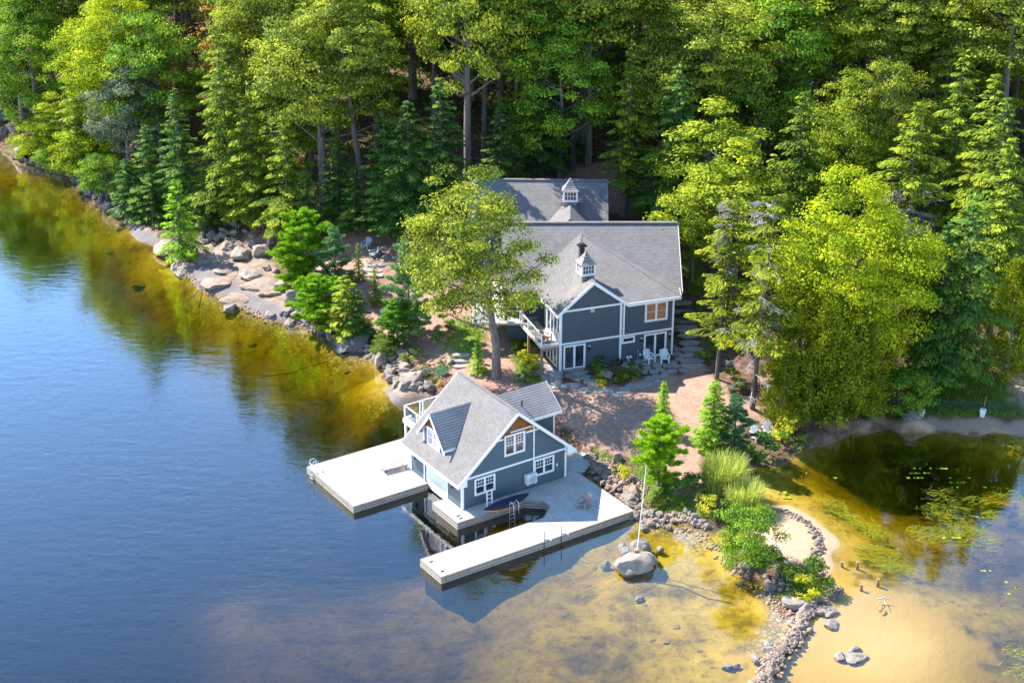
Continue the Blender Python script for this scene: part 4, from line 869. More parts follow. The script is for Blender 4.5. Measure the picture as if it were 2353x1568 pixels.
def deadtwigs(seed, H, L, n, z0=.25, z1=.98, drop=.2):
    g = np.random.default_rng(seed); mb = MB()
    for i in range(n):
        z = H * g.uniform(z0, z1); az = g.uniform(0, 6.28); l = L * g.uniform(.5, 1.1) * (1.15 - z / H); o = Vector((math.cos(az), math.sin(az), 0)); e = o * l + Vector((0, 0, z + .1 - drop * l))
        mb.tube([(0, 0, z), e * .5 + Vector((0, 0, z * .5 + .08)), e], [.035, .022, .01], 3, False)
        for k in range(14):
            s = g.uniform(.3, 1); p = Vector((0, 0, z)).lerp(e, s); a2 = az + g.choice([-1, 1]) * g.uniform(.4, 1.0); q = p + Vector((math.cos(a2), math.sin(a2), g.uniform(-.5, .1))) * g.uniform(.25, .6)
            mb.tube([p, q], [.014, .006], 3, False)
            for j in range(2):
                r_ = p.lerp(q, g.uniform(.4, 1)); mb.tube([r_, r_ + Vector((g.uniform(-.25, .25), g.uniform(-.25, .25), g.uniform(-.25, .05)))], [.010, .005], 3, False)
    me = bpy.data.meshes.new('twigs'); me.from_pydata(mb.v, [], mb.f); me.update(); me.materials.append(M['dead']); return me
PROTO = {}
def add_proto(key, fol, segs, mat, bark='bark', leafy=True, extra=None, H=None):
    if leafy: P, Nn, T, sz = fol; cm = leaves_mesh('crown', np.random.default_rng(len(PROTO) + 5), P, Nn, sz, M[mat], T); top = np.percentile(P[:, 2], 99.8)
    else: P, D, S, T, ln, wd = fol; V, F_ = blades(P, D, S, ln, wd); cm = np_mesh('crown', V, F_, M[mat], T); top = P[:, 2].max()
    PROTO[key] = dict(crown=cm, trunk=limb_mesh('trunk', segs, M[bark]), H=float(top), mat=mat, extra=extra)
add_proto('oakA', *broadleaf(1, 17, 5.0, .30, 160, 190, .215, .32), 'leaf_oak')
add_proto('oakBig', *broadleaf(53, 17.2, 5.9, .17, 150, 200, .21, .36, top_heavy=.2, lean=-1.7, rclump=.95), 'leaf_oak')
add_proto('oakB', *broadleaf(2, 18, 4.8, .42, 140, 180, .215, .30), 'leaf_oak')
add_proto('tallA', *broadleaf(3, 20, 4.2, .52, 115, 180, .215, .27), 'leaf_oak', 'bark')
add_proto('tallB', *broadleaf(4, 20, 3.8, .45, 115, 170, .215, .25), 'leaf_green', 'bark_dark')
add_proto('mapleA', *broadleaf(5, 16, 5.6, .12, 250, 230, .20, .28, top_heavy=.2), 'leaf_lime')
add_proto('mapleB', *broadleaf(6, 14, 4.6, .20, 150, 180, .20, .24), 'leaf_green')
add_proto('birch', *broadleaf(7, 13, 2.5, .12, 110, 120, .19, .14, rclump=1.3), 'leaf_gold')
add_proto('bush', *broadleaf(8, 4, 2.0, .02, 70, 190, .13, .06, rclump=1.35), 'leaf_green')
add_proto('smallbush', *broadleaf(9, 1.2, .75, .0, 16, 60, .11, .02, rclump=1.5), 'herb')
add_proto('orange', *broadleaf(10, 13, 3.6, .45, 60, 38, .25, .22), 'leaf_orange', 'dead')
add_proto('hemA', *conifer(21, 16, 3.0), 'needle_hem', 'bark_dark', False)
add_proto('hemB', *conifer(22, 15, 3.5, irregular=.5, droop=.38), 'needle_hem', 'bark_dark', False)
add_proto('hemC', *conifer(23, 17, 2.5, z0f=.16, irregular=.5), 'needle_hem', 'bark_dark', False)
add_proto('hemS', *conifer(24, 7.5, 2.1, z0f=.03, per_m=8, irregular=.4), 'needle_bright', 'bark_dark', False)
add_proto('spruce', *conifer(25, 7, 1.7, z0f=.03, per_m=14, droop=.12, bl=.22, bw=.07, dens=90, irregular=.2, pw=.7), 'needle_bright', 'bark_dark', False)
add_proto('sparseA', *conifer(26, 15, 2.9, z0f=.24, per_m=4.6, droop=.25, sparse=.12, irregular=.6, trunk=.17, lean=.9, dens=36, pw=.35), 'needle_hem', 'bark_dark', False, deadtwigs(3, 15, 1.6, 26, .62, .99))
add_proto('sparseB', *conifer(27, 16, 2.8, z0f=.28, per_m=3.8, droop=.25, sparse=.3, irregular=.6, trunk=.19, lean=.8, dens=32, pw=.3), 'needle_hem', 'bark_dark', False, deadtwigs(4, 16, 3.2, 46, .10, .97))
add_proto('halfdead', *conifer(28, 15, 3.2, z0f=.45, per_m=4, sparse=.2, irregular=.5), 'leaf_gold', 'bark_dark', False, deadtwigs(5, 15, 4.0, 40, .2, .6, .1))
add_proto('pineA', *pine(31, 8, 2.2), 'needle_pine', 'bark', False)
add_proto('pineB', *pine(32, 6, 2.1, 10, 26), 'needle_bright', 'bark', False)
add_proto('pineC', *pine(33, 6, 1.7, 12, 30, .30, .05, True), 'needle_bright', 'bark', False)
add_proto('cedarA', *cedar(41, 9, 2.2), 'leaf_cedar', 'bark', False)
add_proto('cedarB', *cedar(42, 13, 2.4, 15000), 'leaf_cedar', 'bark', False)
PLACED = []
def plant(kind, D, h, label, cat='tree', mat=None, mode='t', group=None, name=None, wide=1.0, rot=None, xy=None, lean=None):
    p = PROTO[kind]; s = h / p['H']
    if xy is not None: g3 = (xy[0], xy[1], ground(*xy))
    elif mode == 't': g3 = hit(D[0], D[1], h, zmin=0.0)
    else: g3 = hit(D[0], D[1], 0)
    o = empty(name or 'tree', (g3[0], g3[1], g3[2]), rng.uniform(0, 6.28) if rot is None else rot, label, cat, group)
    o.scale = (s * wide, s * wide, s)
    if lean: o.rotation_euler = (lean[1], lean[0], 0 if rot is None else rot)
    for part in ('trunk', 'crown'):
        c = link_mesh(part, p[part], None, o)
        if part == 'crown' and mat: c.material_slots[0].link = 'OBJECT'; c.material_slots[0].material = M[mat]
    if p['extra']: link_mesh('dead_branches', p['extra'], None, o)
    PLACED.append((g3[0], g3[1])); return o
T_ = [  # kind, apex pixel, height, colour, label, width
 ('mapleA',(245,-25),18,'leaf_lime','big light green maple with a bright rounded crown at the upper left shore',1.0),
 ('mapleB',(275,150),12.5,'leaf_grey','silvery grey-green broadleaf tree leaning over the rocky left shore',.95),
 ('mapleB',(345,30),16,'leaf_green','mid green broadleaf between the light maple and the orange tree',1.0),
 ('birch',(125,215),8.5,'leaf_lime','yellow-green broadleaf right above the far left shore rocks',1.5),
 ('bush',(75,275),4.5,'leaf_lime','low yellow-green bush hanging over the far left shore rocks',1.1),
 ('bush',(190,300),5.5,'leaf_lime','yellow-green bush below the silvery tree at the left shore',1.1),
 ('hemB',(165,130),13,'needle_hem','pale green hemlock between the left shore and the light maple',1.1),
 ('mapleB',(60,60),13,'leaf_green','green broadleaf tree at the far left above the shore clearing',1.2),
 ('bush',(130,330),3.6,'leaf_green','green bush behind the smooth pale boulder at the left waterline',1.2),
 ('bush',(235,360),4.2,'leaf_green','green bush above the brownish left waterline boulders',1.2),
 ('hemS',(290,370),6,'needle_dark_shade','shaded young hemlock above the dark left shore rocks',1.6),
 ('hemS',(345,400),5,'needle_dark_shade','shaded young hemlock left of the lone shore hemlock',1.6),
 ('hemS',(470,400),5.5,'needle_dark_shade','shaded young hemlock right behind the lone shore hemlock',1.5),
 ('hemB',(330,290),9,'needle_dark_shade','dark hemlock below the silvery tree',1.3),
 ('mapleB',(15,-40),16,'leaf_green','green broadleaf cut by the upper left corner of the picture',1.0),
 ('orange',(482,0),14,'leaf_orange','thin tree with orange autumn leaves and bare pale limbs',.95),
 ('orange',(398,150),9,'leaf_orange','small orange-leaved tree poking out behind the dark hemlock',.8),
 ('hemA',(398,205),13,'needle_dark_shade','dark green hemlock standing right of the silvery tree',1.15),
 ('hemB',(500,120),17,'needle_hem','tall sunlit hemlock in front of the orange tree',1.1),
 ('hemB',(565,230),12.5,'needle_hem','broad hemlock with drooping tiers above the bare granite slope',1.3),
 ('hemC',(530,330),9,'needle_hem','narrow yellow-green hemlock standing at the edge of the granite slope',1.2),
 ('hemA',(615,70),17.5,'needle_hem','tall hemlock left of the spreading oak',1.1),
 ('hemB',(650,270),12,'needle_hem','sunlit hemlock below the spreading oak with dark lower branches',1.2),
 ('oakA',(725,20),19,'leaf_oak','large spreading oak with pale upper crown, left of centre',1.12),
 ('oakA',(640,-30),18,'leaf_oak','oak behind the spreading oak at the top of the picture',.95),
 ('hemA',(770,300),10,'needle_dark_shade','shaded hemlock left of the slender leaning grey trunk',1.3),
 ('hemB',(700,390),7.5,'needle_dark_shade','short dark hemlock beside the shaded rocks',1.35),
 ('hemB',(810,390),6.5,'needle_dark_shade','short dark hemlock at the foot of the leaning grey trunk',1.4),
 ('hemB',(935,235),13,'needle_dark_shade','large dark green hemlock in the shade left of the outbuilding',1.45),
 ('hemA',(1005,330),9,'needle_dark_shade','dark hemlock between the big hemlock and the straight bare trunk',1.5),
 ('hemB',(890,370),7.5,'needle_dark_shade','low dark hemlock in front of the big shaded hemlock',1.4),
 ('oakB',(1640,-30),19,'leaf_oak','large oak with pale leaves at the top right of centre',1.15),
 ('oakA',(1560,60),17,'leaf_oak','oak with sunlit crown right of the narrow tall hemlock',.95),
 ('mapleB',(1760,-30),18,'leaf_green','green broadleaf beside the dark gap near the top right',1.1),
 ('birch',(1655,232),14.5,'leaf_gold','slender yellow-olive tree right of the stair railing, the taller one',1.5),
 ('birch',(1600,380),10.5,'leaf_gold','slender yellow-olive tree right of the stair railing, the shorter one',1.6),
 ('birch',(1705,330),13.5,'leaf_gold','yellow-olive tree behind the two thin dying spruces',1.5),
 ('hemA',(1780,360),12,'needle_hem','green hemlock left of the bright foreground maple',1.3),
 ('hemB',(1850,215),15,'needle_hem','pale hemlock standing left of the round yellow maple',1.2),
 ('mapleA',(1955,175),14,'leaf_gold','round yellow-green maple crown high on the right',1.05),
 ('mapleB',(2060,150),15,'leaf_oak','olive broadleaf right behind the round yellow maple',.8),
 ('halfdead',(2110,240),16,'leaf_gold','half-dead conifer with bleached lower limbs right of the yellow maple',1.1),
 ('mapleA',(1985,408),17.5,'leaf_lime','large bright yellow-green maple overhanging the pond',1.08),
 ('hemB',(2215,130),17,'needle_hem','pair of pale-tipped hemlocks at the right, the left one',1.1),
 ('hemB',(2290,170),17,'needle_hem','pair of pale-tipped hemlocks at the right, the right one',1.1),
 ('hemA',(2325,325),17,'needle_hem','pointed green hemlock near the right edge',1.25),
 ('hemB',(2240,450),16,'needle_dark_shade','dark tall hemlock right of the bright foreground maple',1.2),
 ('hemA',(2180,520),14,'needle_dark_shade','dark hemlock shading the pond bank beside the bright maple',1.3),
 ('cedarB',(2345,590),10.5,'leaf_cedar','golden-green cedar at the right edge above the sandy track',1.4),
 ('cedarB',(2140,540),12,'leaf_cedar','yellowish cedar at the right flank of the bright maple',1.1),
 ('cedarB',(1905,690),9.6,'leaf_cedar','cedar with olive foliage below the bright maple',1.35),
 ('cedarA',(2030,740),6.2,'leaf_cedar','cedar leaning over the pond edge below the bright maple',1.5),
 ('cedarA',(1930,870),3.6,'leaf_cedar','low olive cedar at the pond edge, nearest the planks of shade',1.7),
 ('bush',(2070,850),3.6,'leaf_green','dark green bush at the shaded pond bank under the maple',1.4),
 ('cedarA',(1810,800),6.5,'leaf_cedar','olive cedar right of the two thin dying spruces',1.3),
 ('cedarB',(1850,610),11.5,'leaf_cedar','tall olive cedar against the left flank of the bright maple',1.4),
 ('cedarB',(1985,690),9.5,'leaf_cedar','olive cedar under the middle of the bright maple',1.5),
 ('cedarA',(1945,760),7.5,'leaf_cedar','bushy olive cedar leaning to the pond under the maple',1.6),
 ('cedarA',(1870,800),6.2,'leaf_cedar','bushy olive cedar between the pond chairs and the maple',1.6),
 ('hemA',(1010,180),14,'needle_dark_shade','dark hemlock left of the tallest straight trunk, deep in the shade',1.4),
 ('hemB',(1150,240),9,'needle_dark_shade','dark low hemlock between the straight bare trunks',1.4),
 ('hemA',(880,250),12,'needle_dark_shade','dark hemlock right of the slender leaning trunk, deep in the shade',1.4),
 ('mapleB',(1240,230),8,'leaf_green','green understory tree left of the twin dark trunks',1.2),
 ('hemB',(1560,150),15,'needle_dark_shade','dark hemlock behind the narrow tall hemlock',1.2),
 ('hemA',(1245,60),15,'needle_dark_shade','dark green hemlock high above the outbuilding between bare trunks',1.3),
 ('mapleB',(1290,60),15,'leaf_green','green broadleaf over the twin dark trunks',1.0),
]
for k, D, h, mt, lb, wd in T_: plant(k, D, h, lb, mat=mt, wide=wd)
B_ = [ # base pixel placements
 ('tallB',(843,492),22,'leaf_oak','slender tree with a leaning pale grey trunk among the dark hemlocks',1.2,(-.10,0)),
 ('oakA',(1077,414),25.5,'leaf_oak','tallest straight grey trunk behind the outbuilding, with olive crown',.74,None),
 ('tallB',(1112,386),24,'leaf_green','thin straight grey trunk right of the tallest trunk',.95,None),
 ('tallB',(1185,392),25,'leaf_green','straight brownish trunk in the dark behind the outbuilding roof',1.0,None),
 ('tallB',(1316,386),23,'leaf_green','left trunk of the twin dark trunks behind the outbuilding',.9,None),
 ('tallA',(1350,384),24.5,'leaf_oak','right trunk of the twin dark trunks behind the outbuilding',.9,None),
 ('hemC',(1440,503),16.6,'needle_hem','narrow tall hemlock with bare lower trunk right of the outbuilding',1.05,None),
 ('oakBig',(1140,872),17.0,'leaf_oak','big oak with thick pale trunk between the boathouse and the house',1.0,None),
 ('sparseA',(1645,880),14.8,'leaf_cedar','thin dying spruce with bare grey top, the left of the two',1.0,None),
 ('sparseB',(1727,945),17.0,'leaf_cedar','thin dying spruce with many bleached twigs, the right of the two',1.0,None),
]
for k, D, h, mt, lb, wd, ln in B_: plant(k, D, h, lb, mat=mt, mode='b', wide=wd, lean=ln, rot=0.0 if k.startswith('sparse') or k == 'oakBig' else None)
S_ = [
 ('hemS',(403,415),7.6,'needle_bright','small bright hemlock standing alone on the shore rocks',1.15),
 ('pineC',(688,488),7.2,'needle_bright','yellow-green young pine beside the granite slope, leftmost of the pines',1.1),
 ('pineB',(672,560),4.6,'needle_bright','bright low young pine in front of the leftmost pine',1.4),
 ('pineA',(765,522),6.0,'needle_bluepine','bluish young pine above the stone terrace',1.15),
 ('hemS',(822,560),3.6,'needle_hem','small pointed hemlock left of the stone terrace',.8),
 ('pineC',(725,640),5.0,'needle_bright','bright green pine reaching out over the shore boulders',1.5),
 ('hemS',(790,640),5.6,'needle_hem','bushy hemlock below the stone terrace, above the dark shore rocks',1.5),
 ('hemS',(820,670),4.6,'needle_dark_shade','darker bushy hemlock right above the dark shore rocks',1.4),
 ('hemS',(860,620),3.6,'leaf_gold','small yellowish tree at the foot of the stone terrace',.9),
 ('pineA',(935,562),8.6,'needle_bluepine','tall airy blue-green pine left of the big oak',1.05),
 ('pineC',(910,690),4.2,'needle_pine','low green pine in front of the airy blue-green pine',1.3),
 ('bush',(880,775),1.9,'herb','round yellow-green bush above the riprap boulders',1.1),
 ('hemS',(1098,778),3.3,'needle_bright','bright green arborvitae bush at the foot of the big oak',1.05),
 ('spruce',(1525,885),4.2,'needle_bright','dark pointed young spruce behind the bright driveway pine',.85),
 ('pineC',(1518,960),5.3,'needle_bright','dense bright green pine at the driveway edge near the flagpole',1.2),
 ('spruce',(1643,875),5.8,'needle_bright','dense pyramidal spruce on the driveway, left of the blue-green pine',1.1),
 ('pineA',(1692,920),4.8,'needle_bluepine','blue-green pine touching the pyramidal spruce',1.3),
 ('bush',(1722,1175),4.4,'leaf_green','large round green shrub at the tip of the sand spit',.95),
]
for k, D, h, mt, lb, wd in S_: plant(k, D, h, lb, mat=mt, wide=wd, cat='bush' if k == 'bush' else 'tree', name='shrub' if k == 'bush' else None)
for i_, (a_, b_, h_) in enumerate([(47, 137, 15), (55, 133, 16), (63, 138, 17), (41, 143, 16)]):  # all but the last unseen, added to shade the pond and reflect in it
    plant(['cedarB', 'mapleB', 'hemB', 'hemB'][i_], None, h_, ['added cedar past the right edge beside the sandy track', 'unseen broadleaf added beyond the right edge to shade the pond', 'unseen hemlock added beyond the right edge to shade the pond', 'green hemlock behind the golden cedar at the right edge'][i_], mat=['leaf_cedar', 'leaf_green', 'needle_dark_shade', 'needle_hem'][i_], xy=(a_, b_), wide=1.1)
# forest filling the hillside, row by row
ORD = ['first','second','third','fourth','fifth','sixth','seventh','eighth','ninth','tenth','eleventh','twelfth','thirteenth','fourteenth','fifteenth','sixteenth','seventeenth','eighteenth','nineteenth','twentieth','twenty-first','twenty-second']
FK = [('hemA','needle_hem','green hemlock'),('hemB','needle_dark_shade','dark hemlock'),('hemC','needle_hem','slim hemlock'),('oakA','leaf_oak','olive-crowned oak'),('mapleB','leaf_green','green maple'),('tallA','leaf_oak','tall broadleaf'),('mapleA','leaf_lime','light green maple'),('oakB','leaf_oak','pale-leaved oak'),('birch','leaf_gold','yellowish slender tree'),('mapleB','leaf_gold','yellowing maple')]
fr2 = random.Random(31); row = 0; y = 163.0
rowname = ['front','second','third','fourth','fifth','sixth','seventh','eighth','ninth','tenth','rearmost']
while row < 10:
    xs_ = []; x = -64.0 + fr2.uniform(0, 4)
    while x < 66: xs_.append(x); x += fr2.uniform(5.4, 8.2)
    k = 0
    for x in xs_:
        yy = y + fr2.uniform(-2.2, 2.2)
        if abs(x) > yy * .315 + 5: continue
        if ground(x, yy) < .5: continue
        if -14 < x < 22 and yy < 167: continue
        if any(math.hypot(x - a, yy - b) < 4.3 for a, b in PLACED): continue
        kd, mt, nm = fr2.choice(FK if not (-14 < x < 26) else FK[:5] + FK[4:6]); hh = fr2.uniform(18, 24) if row < 4 else fr2.uniform(14.5, 20)
        plant(kd, None, hh, f'{nm} in the {rowname[row]} row of hillside forest, {ORD[k]} tree from the left', mat=mt, xy=(x, yy), group='trees of the hillside forest', wide=fr2.uniform(.9, 1.2)); k += 1
    y += 6.6 + row * .35; row += 1
# ------------------------------------------------------------------ rocks
import bmesh
def zH(x, y): return (1178.1 + x / 5.5638, 604.2 + y / 5.5638)
def z2(x, y): return (1057.3 + x / 2.9838, 380.6 + y / 2.9838)
def zq(x, y): return (1057.3 + x / 5.5638, 755.2 + y / 5.5638)
ROCKS = []
for k in range(8):
    bm = bmesh.new(); bmesh.ops.create_icosphere(bm, subdivisions=4, radius=1.0); g = np.random.default_rng(100 + k)
    pl_ = [(unit(g.normal(size=3)), g.uniform(.5, .82)) for _ in range(12)]
    for v in bm.verts:
        c = np.array(v.co)
        for n_, d_ in pl_:
            e = c @ n_ - d_
            if e > 0: c = c - n_ * e * .97
        c *= 1 + .16 * noise.noise(Vector(c * 1.6 + k * 7)) + .08 * noise.noise(Vector(c * 4 + k * 3)) - .10 * max(0, 1 - abs(noise.noise(Vector(c * 1.3 + k * 11))) * 14) + .03 * noise.noise(Vector(c * 11)); v.co = c
    for f in bm.faces: f.smooth = True
    me = bpy.data.meshes.new('boulder'); bm.to_mesh(me); bm.free(); me.materials.append(M['rock']); ROCKS.append(me)
def rock(x, y, s, label, cat='rock', mat=None, sz=None, group=None, name='boulder', flat=.62, rise=0.0, z=None, rr=rng, az=None, k=None):
    o = bpy.data.objects.new(name, ROCKS[rr.randrange(8) if k is None else k]); C.objects.link(o); sx = s / 2 * 1.2
    sz = sx * flat * rr.uniform(.85, 1.15) if sz is None else sz
    gz_ = ground(x, y) if z is None else z
    o.scale = (sx * rr.uniform(.9, 1.1), sx * rr.uniform(.7, .95), sz); o.location = (x, y, gz_ + sz * .35 + rise)
    o.rotation_euler = (rr.uniform(-.15, .15), rr.uniform(-.15, .15), rr.uniform(0, 6.28))
    if az is not None: o.rotation_euler[2] = az
    if mat: o.material_slots[0].link = 'OBJECT'; o.material_slots[0].material = M[mat]
    return tag(o, label, cat, group)
def rockD(D, s, label, **kw):
    x, y, z = hit(*D, 0, zmin=kw.pop('zmin', None)); kw.setdefault('rise', min(max(0, -z - .12) * .8, s * .16) if 'sunken' not in label else 0); return rock(x, y, s, label, **kw)
PR = [ # pixel, size, label, options
 (z1(2180,1390),2.7,'huge lichen-streaked boulder in the shallows carrying the flagpole',dict(flat=.6, az=.35, k=1)),
 (z1(2255,1285),1.5,'grey boulder right behind the flagpole boulder',dict(flat=.8)), (z1(2125,1250),.85,'pale boulder left of the flagpole, the farther one',{}), (z1(2140,1302),.95,'pale boulder left of the flagpole, the nearer one',{}),
 (z1(2020,1365),.62,'small upright stone standing alone left of the flagpole boulder',dict(flat=1.1)), (z1(2292,1437),.9,'squarish boulder leaning on the near side of the flagpole boulder',{}), (z1(2347,1368),.65,'dark stone in the water right of the flagpole boulder',{}),
 (z1(1900,1162),.62,'mossy round stone in the water beside the finger pier',dict(flat=.8)),
 (z4(300,888),.62,'pointed stone standing in the shallows right of the flagpole',dict(flat=1.0)), (z4(345,738),.55,'round stone alone in the shallows below the driveway bank',{}), (z4(312,697),.6,'dark round stone touching the driveway bank waterline',{}),
 (z4(228,708),.6,'round stone between the dock corner and the flagpole stones',{}), (z4(212,768),.7,'dark stone behind the flagpole in the water',{}), (z4(140,690),.75,'flat stone right off the dock corner',{}), (z4(240,672),.8,'light stone at the foot of the bank by the dock corner',{}),
 (z4(515,740),.75,'boulder where the bank meets the small sandy cove',{}), (z4(185,1132),.7,'low dark stone barely above water below the flagpole boulder',dict(flat=.35)),
 (z4(768,972),1.0,'grey boulder under the big green shrub on the spit',{}), (z4(885,1042),.65,'white-topped stone at the spit edge, upper of three',{}), (z4(897,1078),1.0,'light grey flat boulder at the spit edge',{}), (z4(957,1075),.7,'rounded grey boulder right of the light flat boulder on the spit',{}),
 (z4(1007,1148),1.75,'large dark boulder at the tip of the spit where the breakwater starts',{}), (z4(1083,1200),1.1,'grey boulder at the head of the curved breakwater',{}), (z4(1015,1268),.7,'dark stone in the water left of the breakwater',{}),
 (z4(890,1382),.8,'pale pointed stone in the water left of the breakwater',{}), (z4(893,1438),.9,'dark block against the left side of the breakwater',{}), (z4(825,1452),.8,'square dark stone alone left of the breakwater',{}), (z4(665,1507),.7,'low stone at the bottom left of the breakwater, left of a pair',{}), (z4(710,1498),.55,'low stone at the bottom left of the breakwater, right of a pair',{}),
 (z4(1160,1200),.9,'grey stone on the sand right of the breakwater head, nearest it',{}), (z4(1207,1220),1.2,'long low stone on the wet sand right of the breakwater head',dict(flat=.4)), (z4(1230,1263),1.25,'flat grey stone in the shallow sand, farthest right of the breakwater head',dict(flat=.35)),
 (z4(1353,1424),.95,'round boulder on the sandbar behind the long flat one',dict(flat=.6)), (z4(1370,1462),1.5,'long flat boulder on the sandbar near the bottom',dict(flat=.3)), (z4(1275,1477),.85,'round boulder on the sandbar left of the long flat one',{}),
 (z3(1470,1320),1.35,'lone rounded boulder in the water off the granite slope',{}), (z3(1258,1008),1.6,'white rounded boulder on the lower granite slope',{}), (z3(1260,942),1.0,'smaller boulder behind the white rounded one on the granite slope',{}),
 (z3(1415,862),1.3,'round grey boulder at the top edge of the granite slope',{}), (z3(1315,902),.9,'grey stone between the shore hemlock and the round boulder',{}), (z3(1350,868),1.2,'dark stone beside the round grey boulder above the slope',{}),
 (z3(1548,975),2.1,'big blocky grey boulder on the granite slope, the left of two',{}), (z3(1672,955),2.3,'big blocky grey boulder on the granite slope, the right of two',{}), (z3(1612,1100),2.6,'flat yellowish slab lying on the granite slope',dict(flat=.35)),
 (z3(1800,1185),1.7,'tall dark boulder at the foot of the leftmost pine',dict(flat=.9)), (z3(1892,1268),2.1,'large rounded boulder at the lower right end of the granite slope',dict(flat=.75)),
 (z3(1762,1068),.8,'small stone right of the flat yellowish slab',{}), (z3(1708,1052),.9,'small stone above the flat yellowish slab',{}), (z3(1718,665),1.7,'shaded grey boulder among the dark hemlocks above the slope',dict(flat=.8)),
 (z3(1790,825),1.9,'flat pale slab on the shaded needle ground',dict(flat=.3)), (z3(1298,782),1.1,'dark boulder right of the lone shore hemlock',{}), (z3(928,702),1.4,'pale boulder on the shore left of the lone hemlock',{}),
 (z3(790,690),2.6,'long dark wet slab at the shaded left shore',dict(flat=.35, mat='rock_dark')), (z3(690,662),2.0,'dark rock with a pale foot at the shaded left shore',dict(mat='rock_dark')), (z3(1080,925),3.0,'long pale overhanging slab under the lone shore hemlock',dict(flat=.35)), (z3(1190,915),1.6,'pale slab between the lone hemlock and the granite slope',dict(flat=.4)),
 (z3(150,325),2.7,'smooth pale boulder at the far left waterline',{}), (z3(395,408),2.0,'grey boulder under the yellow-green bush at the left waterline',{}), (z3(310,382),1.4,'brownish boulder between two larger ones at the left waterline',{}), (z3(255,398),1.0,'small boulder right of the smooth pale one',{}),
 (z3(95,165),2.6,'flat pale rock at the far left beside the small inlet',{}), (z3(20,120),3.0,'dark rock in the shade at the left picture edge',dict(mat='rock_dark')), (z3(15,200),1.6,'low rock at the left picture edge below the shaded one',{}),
 (z3(1850,1322),1.2,'dark gap-filling boulder below the large rounded one',{}), (z3(1912,1342),1.4,'angular block right below the large rounded boulder',{}), (z3(1962,1382),1.2,'angular pinkish block at the pine shore',{}), (z3(1860,1408),1.05,'dark wet boulder in the water below the pine shore',{}), (z3(1725,1352),1.0,'low stone at the waterline end of the granite slope',{}),
 (z3(895,1175),1.5,'sunken yellowish stone off the left shore',dict(flat=.3)), (z3(1610,897),1.0,'brown upright stone above the blocky boulders',dict(flat=.9)),
 (z5(862,545),1.1,'dark rounded boulder at the fire-pit terrace',dict(mat='rock_dark')), (z5(920,565),1.0,'pale boulder at the right end of the fire-pit terrace',{}), (z5(60,470),1.2,'shaded pale boulder left of the young pines',{}),
 (z5(690,1205),3.4,'long dark wet slab under the bushy hemlocks',dict(flat=.35, mat='rock_dark')), (z5(785,1245),.9,'grey stone at the right end of the long dark wet slab',{}), (z5(482,1095),1.4,'dark wet boulder under the left bushy hemlock',dict(mat='rock_dark')), (z5(585,1230),.6,'small bright stone in the water below the dark slab',{}),
 (z5(887,1360),1.7,'tall angular boulder at the corner of the riprap bank',dict(flat=.95)), (z5(850,1312),1.0,'boulder left of the tall angular one on the riprap bank',{}), (z5(930,1252),1.3,'cube-like boulder at the top left of the riprap bank',{}), (z5(1125,1510),1.9,'largest rounded boulder just left of the boathouse balcony',dict(flat=.8)), (z5(1052,1500),1.4,'tilted boulder left of the largest rounded one',{}), (z5(1080,1440),1.1,'blocky pale boulder midway up the riprap bank',{}), (z5(1400,1362),.9,'pale stone left of the three stone steps',{}),
 (zH(1210,1475),1.05,'round speckled boulder in the flower bed before the house',dict(flat=.85)), (zH(715,1500),.85,'bluish boulder beside the stone door steps',{}), (zH(1665,1432),.8,'angular boulder between flower bed and patio',{}), (zH(2072,1155),1.0,'boulder at the right corner of the house wall',{}), (zH(292,1468),1.0,'long low stone beside the porch post',dict(flat=.45)),
 (D_ := (2093, 967), 1.5, 'pale rounded boulder on the shaded pond beach', {}), (z1(1925,690),1.3,'brownish boulder at the end of the dock ramp',{}), (z1(2100,672),.8,'upright pale block at the edge of the driveway',dict(flat=1.0)), (z1(2175,945),1.3,'pale boulder at the right dock corner',{}), (z1(2200,905),1.1,'whitish boulder uphill of the right dock corner',{}),
 ((1210,345),2.3,'big shaded block in the rock wall behind the outbuilding',dict(flat=.8)), ((1255,348),2.0,'second shaded block in the rock wall behind the outbuilding',dict(flat=.8)), (z4(770,385),.8,'grey stone at the shaded pond edge by the tall grass',{}), ((1540,470),1.6,'tan boulder below the stair railing, left one',{}), ((1570,480),1.9,'tan boulder below the stair railing, right one',{}),
]
rk_ = random.Random(44)
for D, s, lb, kw in PR: rockD(D, s, lb, rr=rk_, **kw)
def pip(x, y, poly):
    c = False; n = len(poly)
    for i in range(n):
        x0, y0 = poly[i]; x1, y1 = poly[(i + 1) % n]
        if (y0 > y) != (y1 > y) and x < (x1 - x0) * (y - y0) / (y1 - y0) + x0: c = not c
    return c
def scatter(poly, n, mind, r_):
    w = wpoly(poly); xs_ = [p[0] for p in w]; ys_ = [p[1] for p in w]; out = []; tries = 0
    while len(out) < n and tries < n * 60:
        tries += 1; x = r_.uniform(min(xs_), max(xs_)); y = r_.uniform(min(ys_), max(ys_))
        if pip(x, y, w) and all((x - a) ** 2 + (y - b) ** 2 > mind * mind for a, b in out): out.append((x, y))
    return out
r5 = random.Random(5)
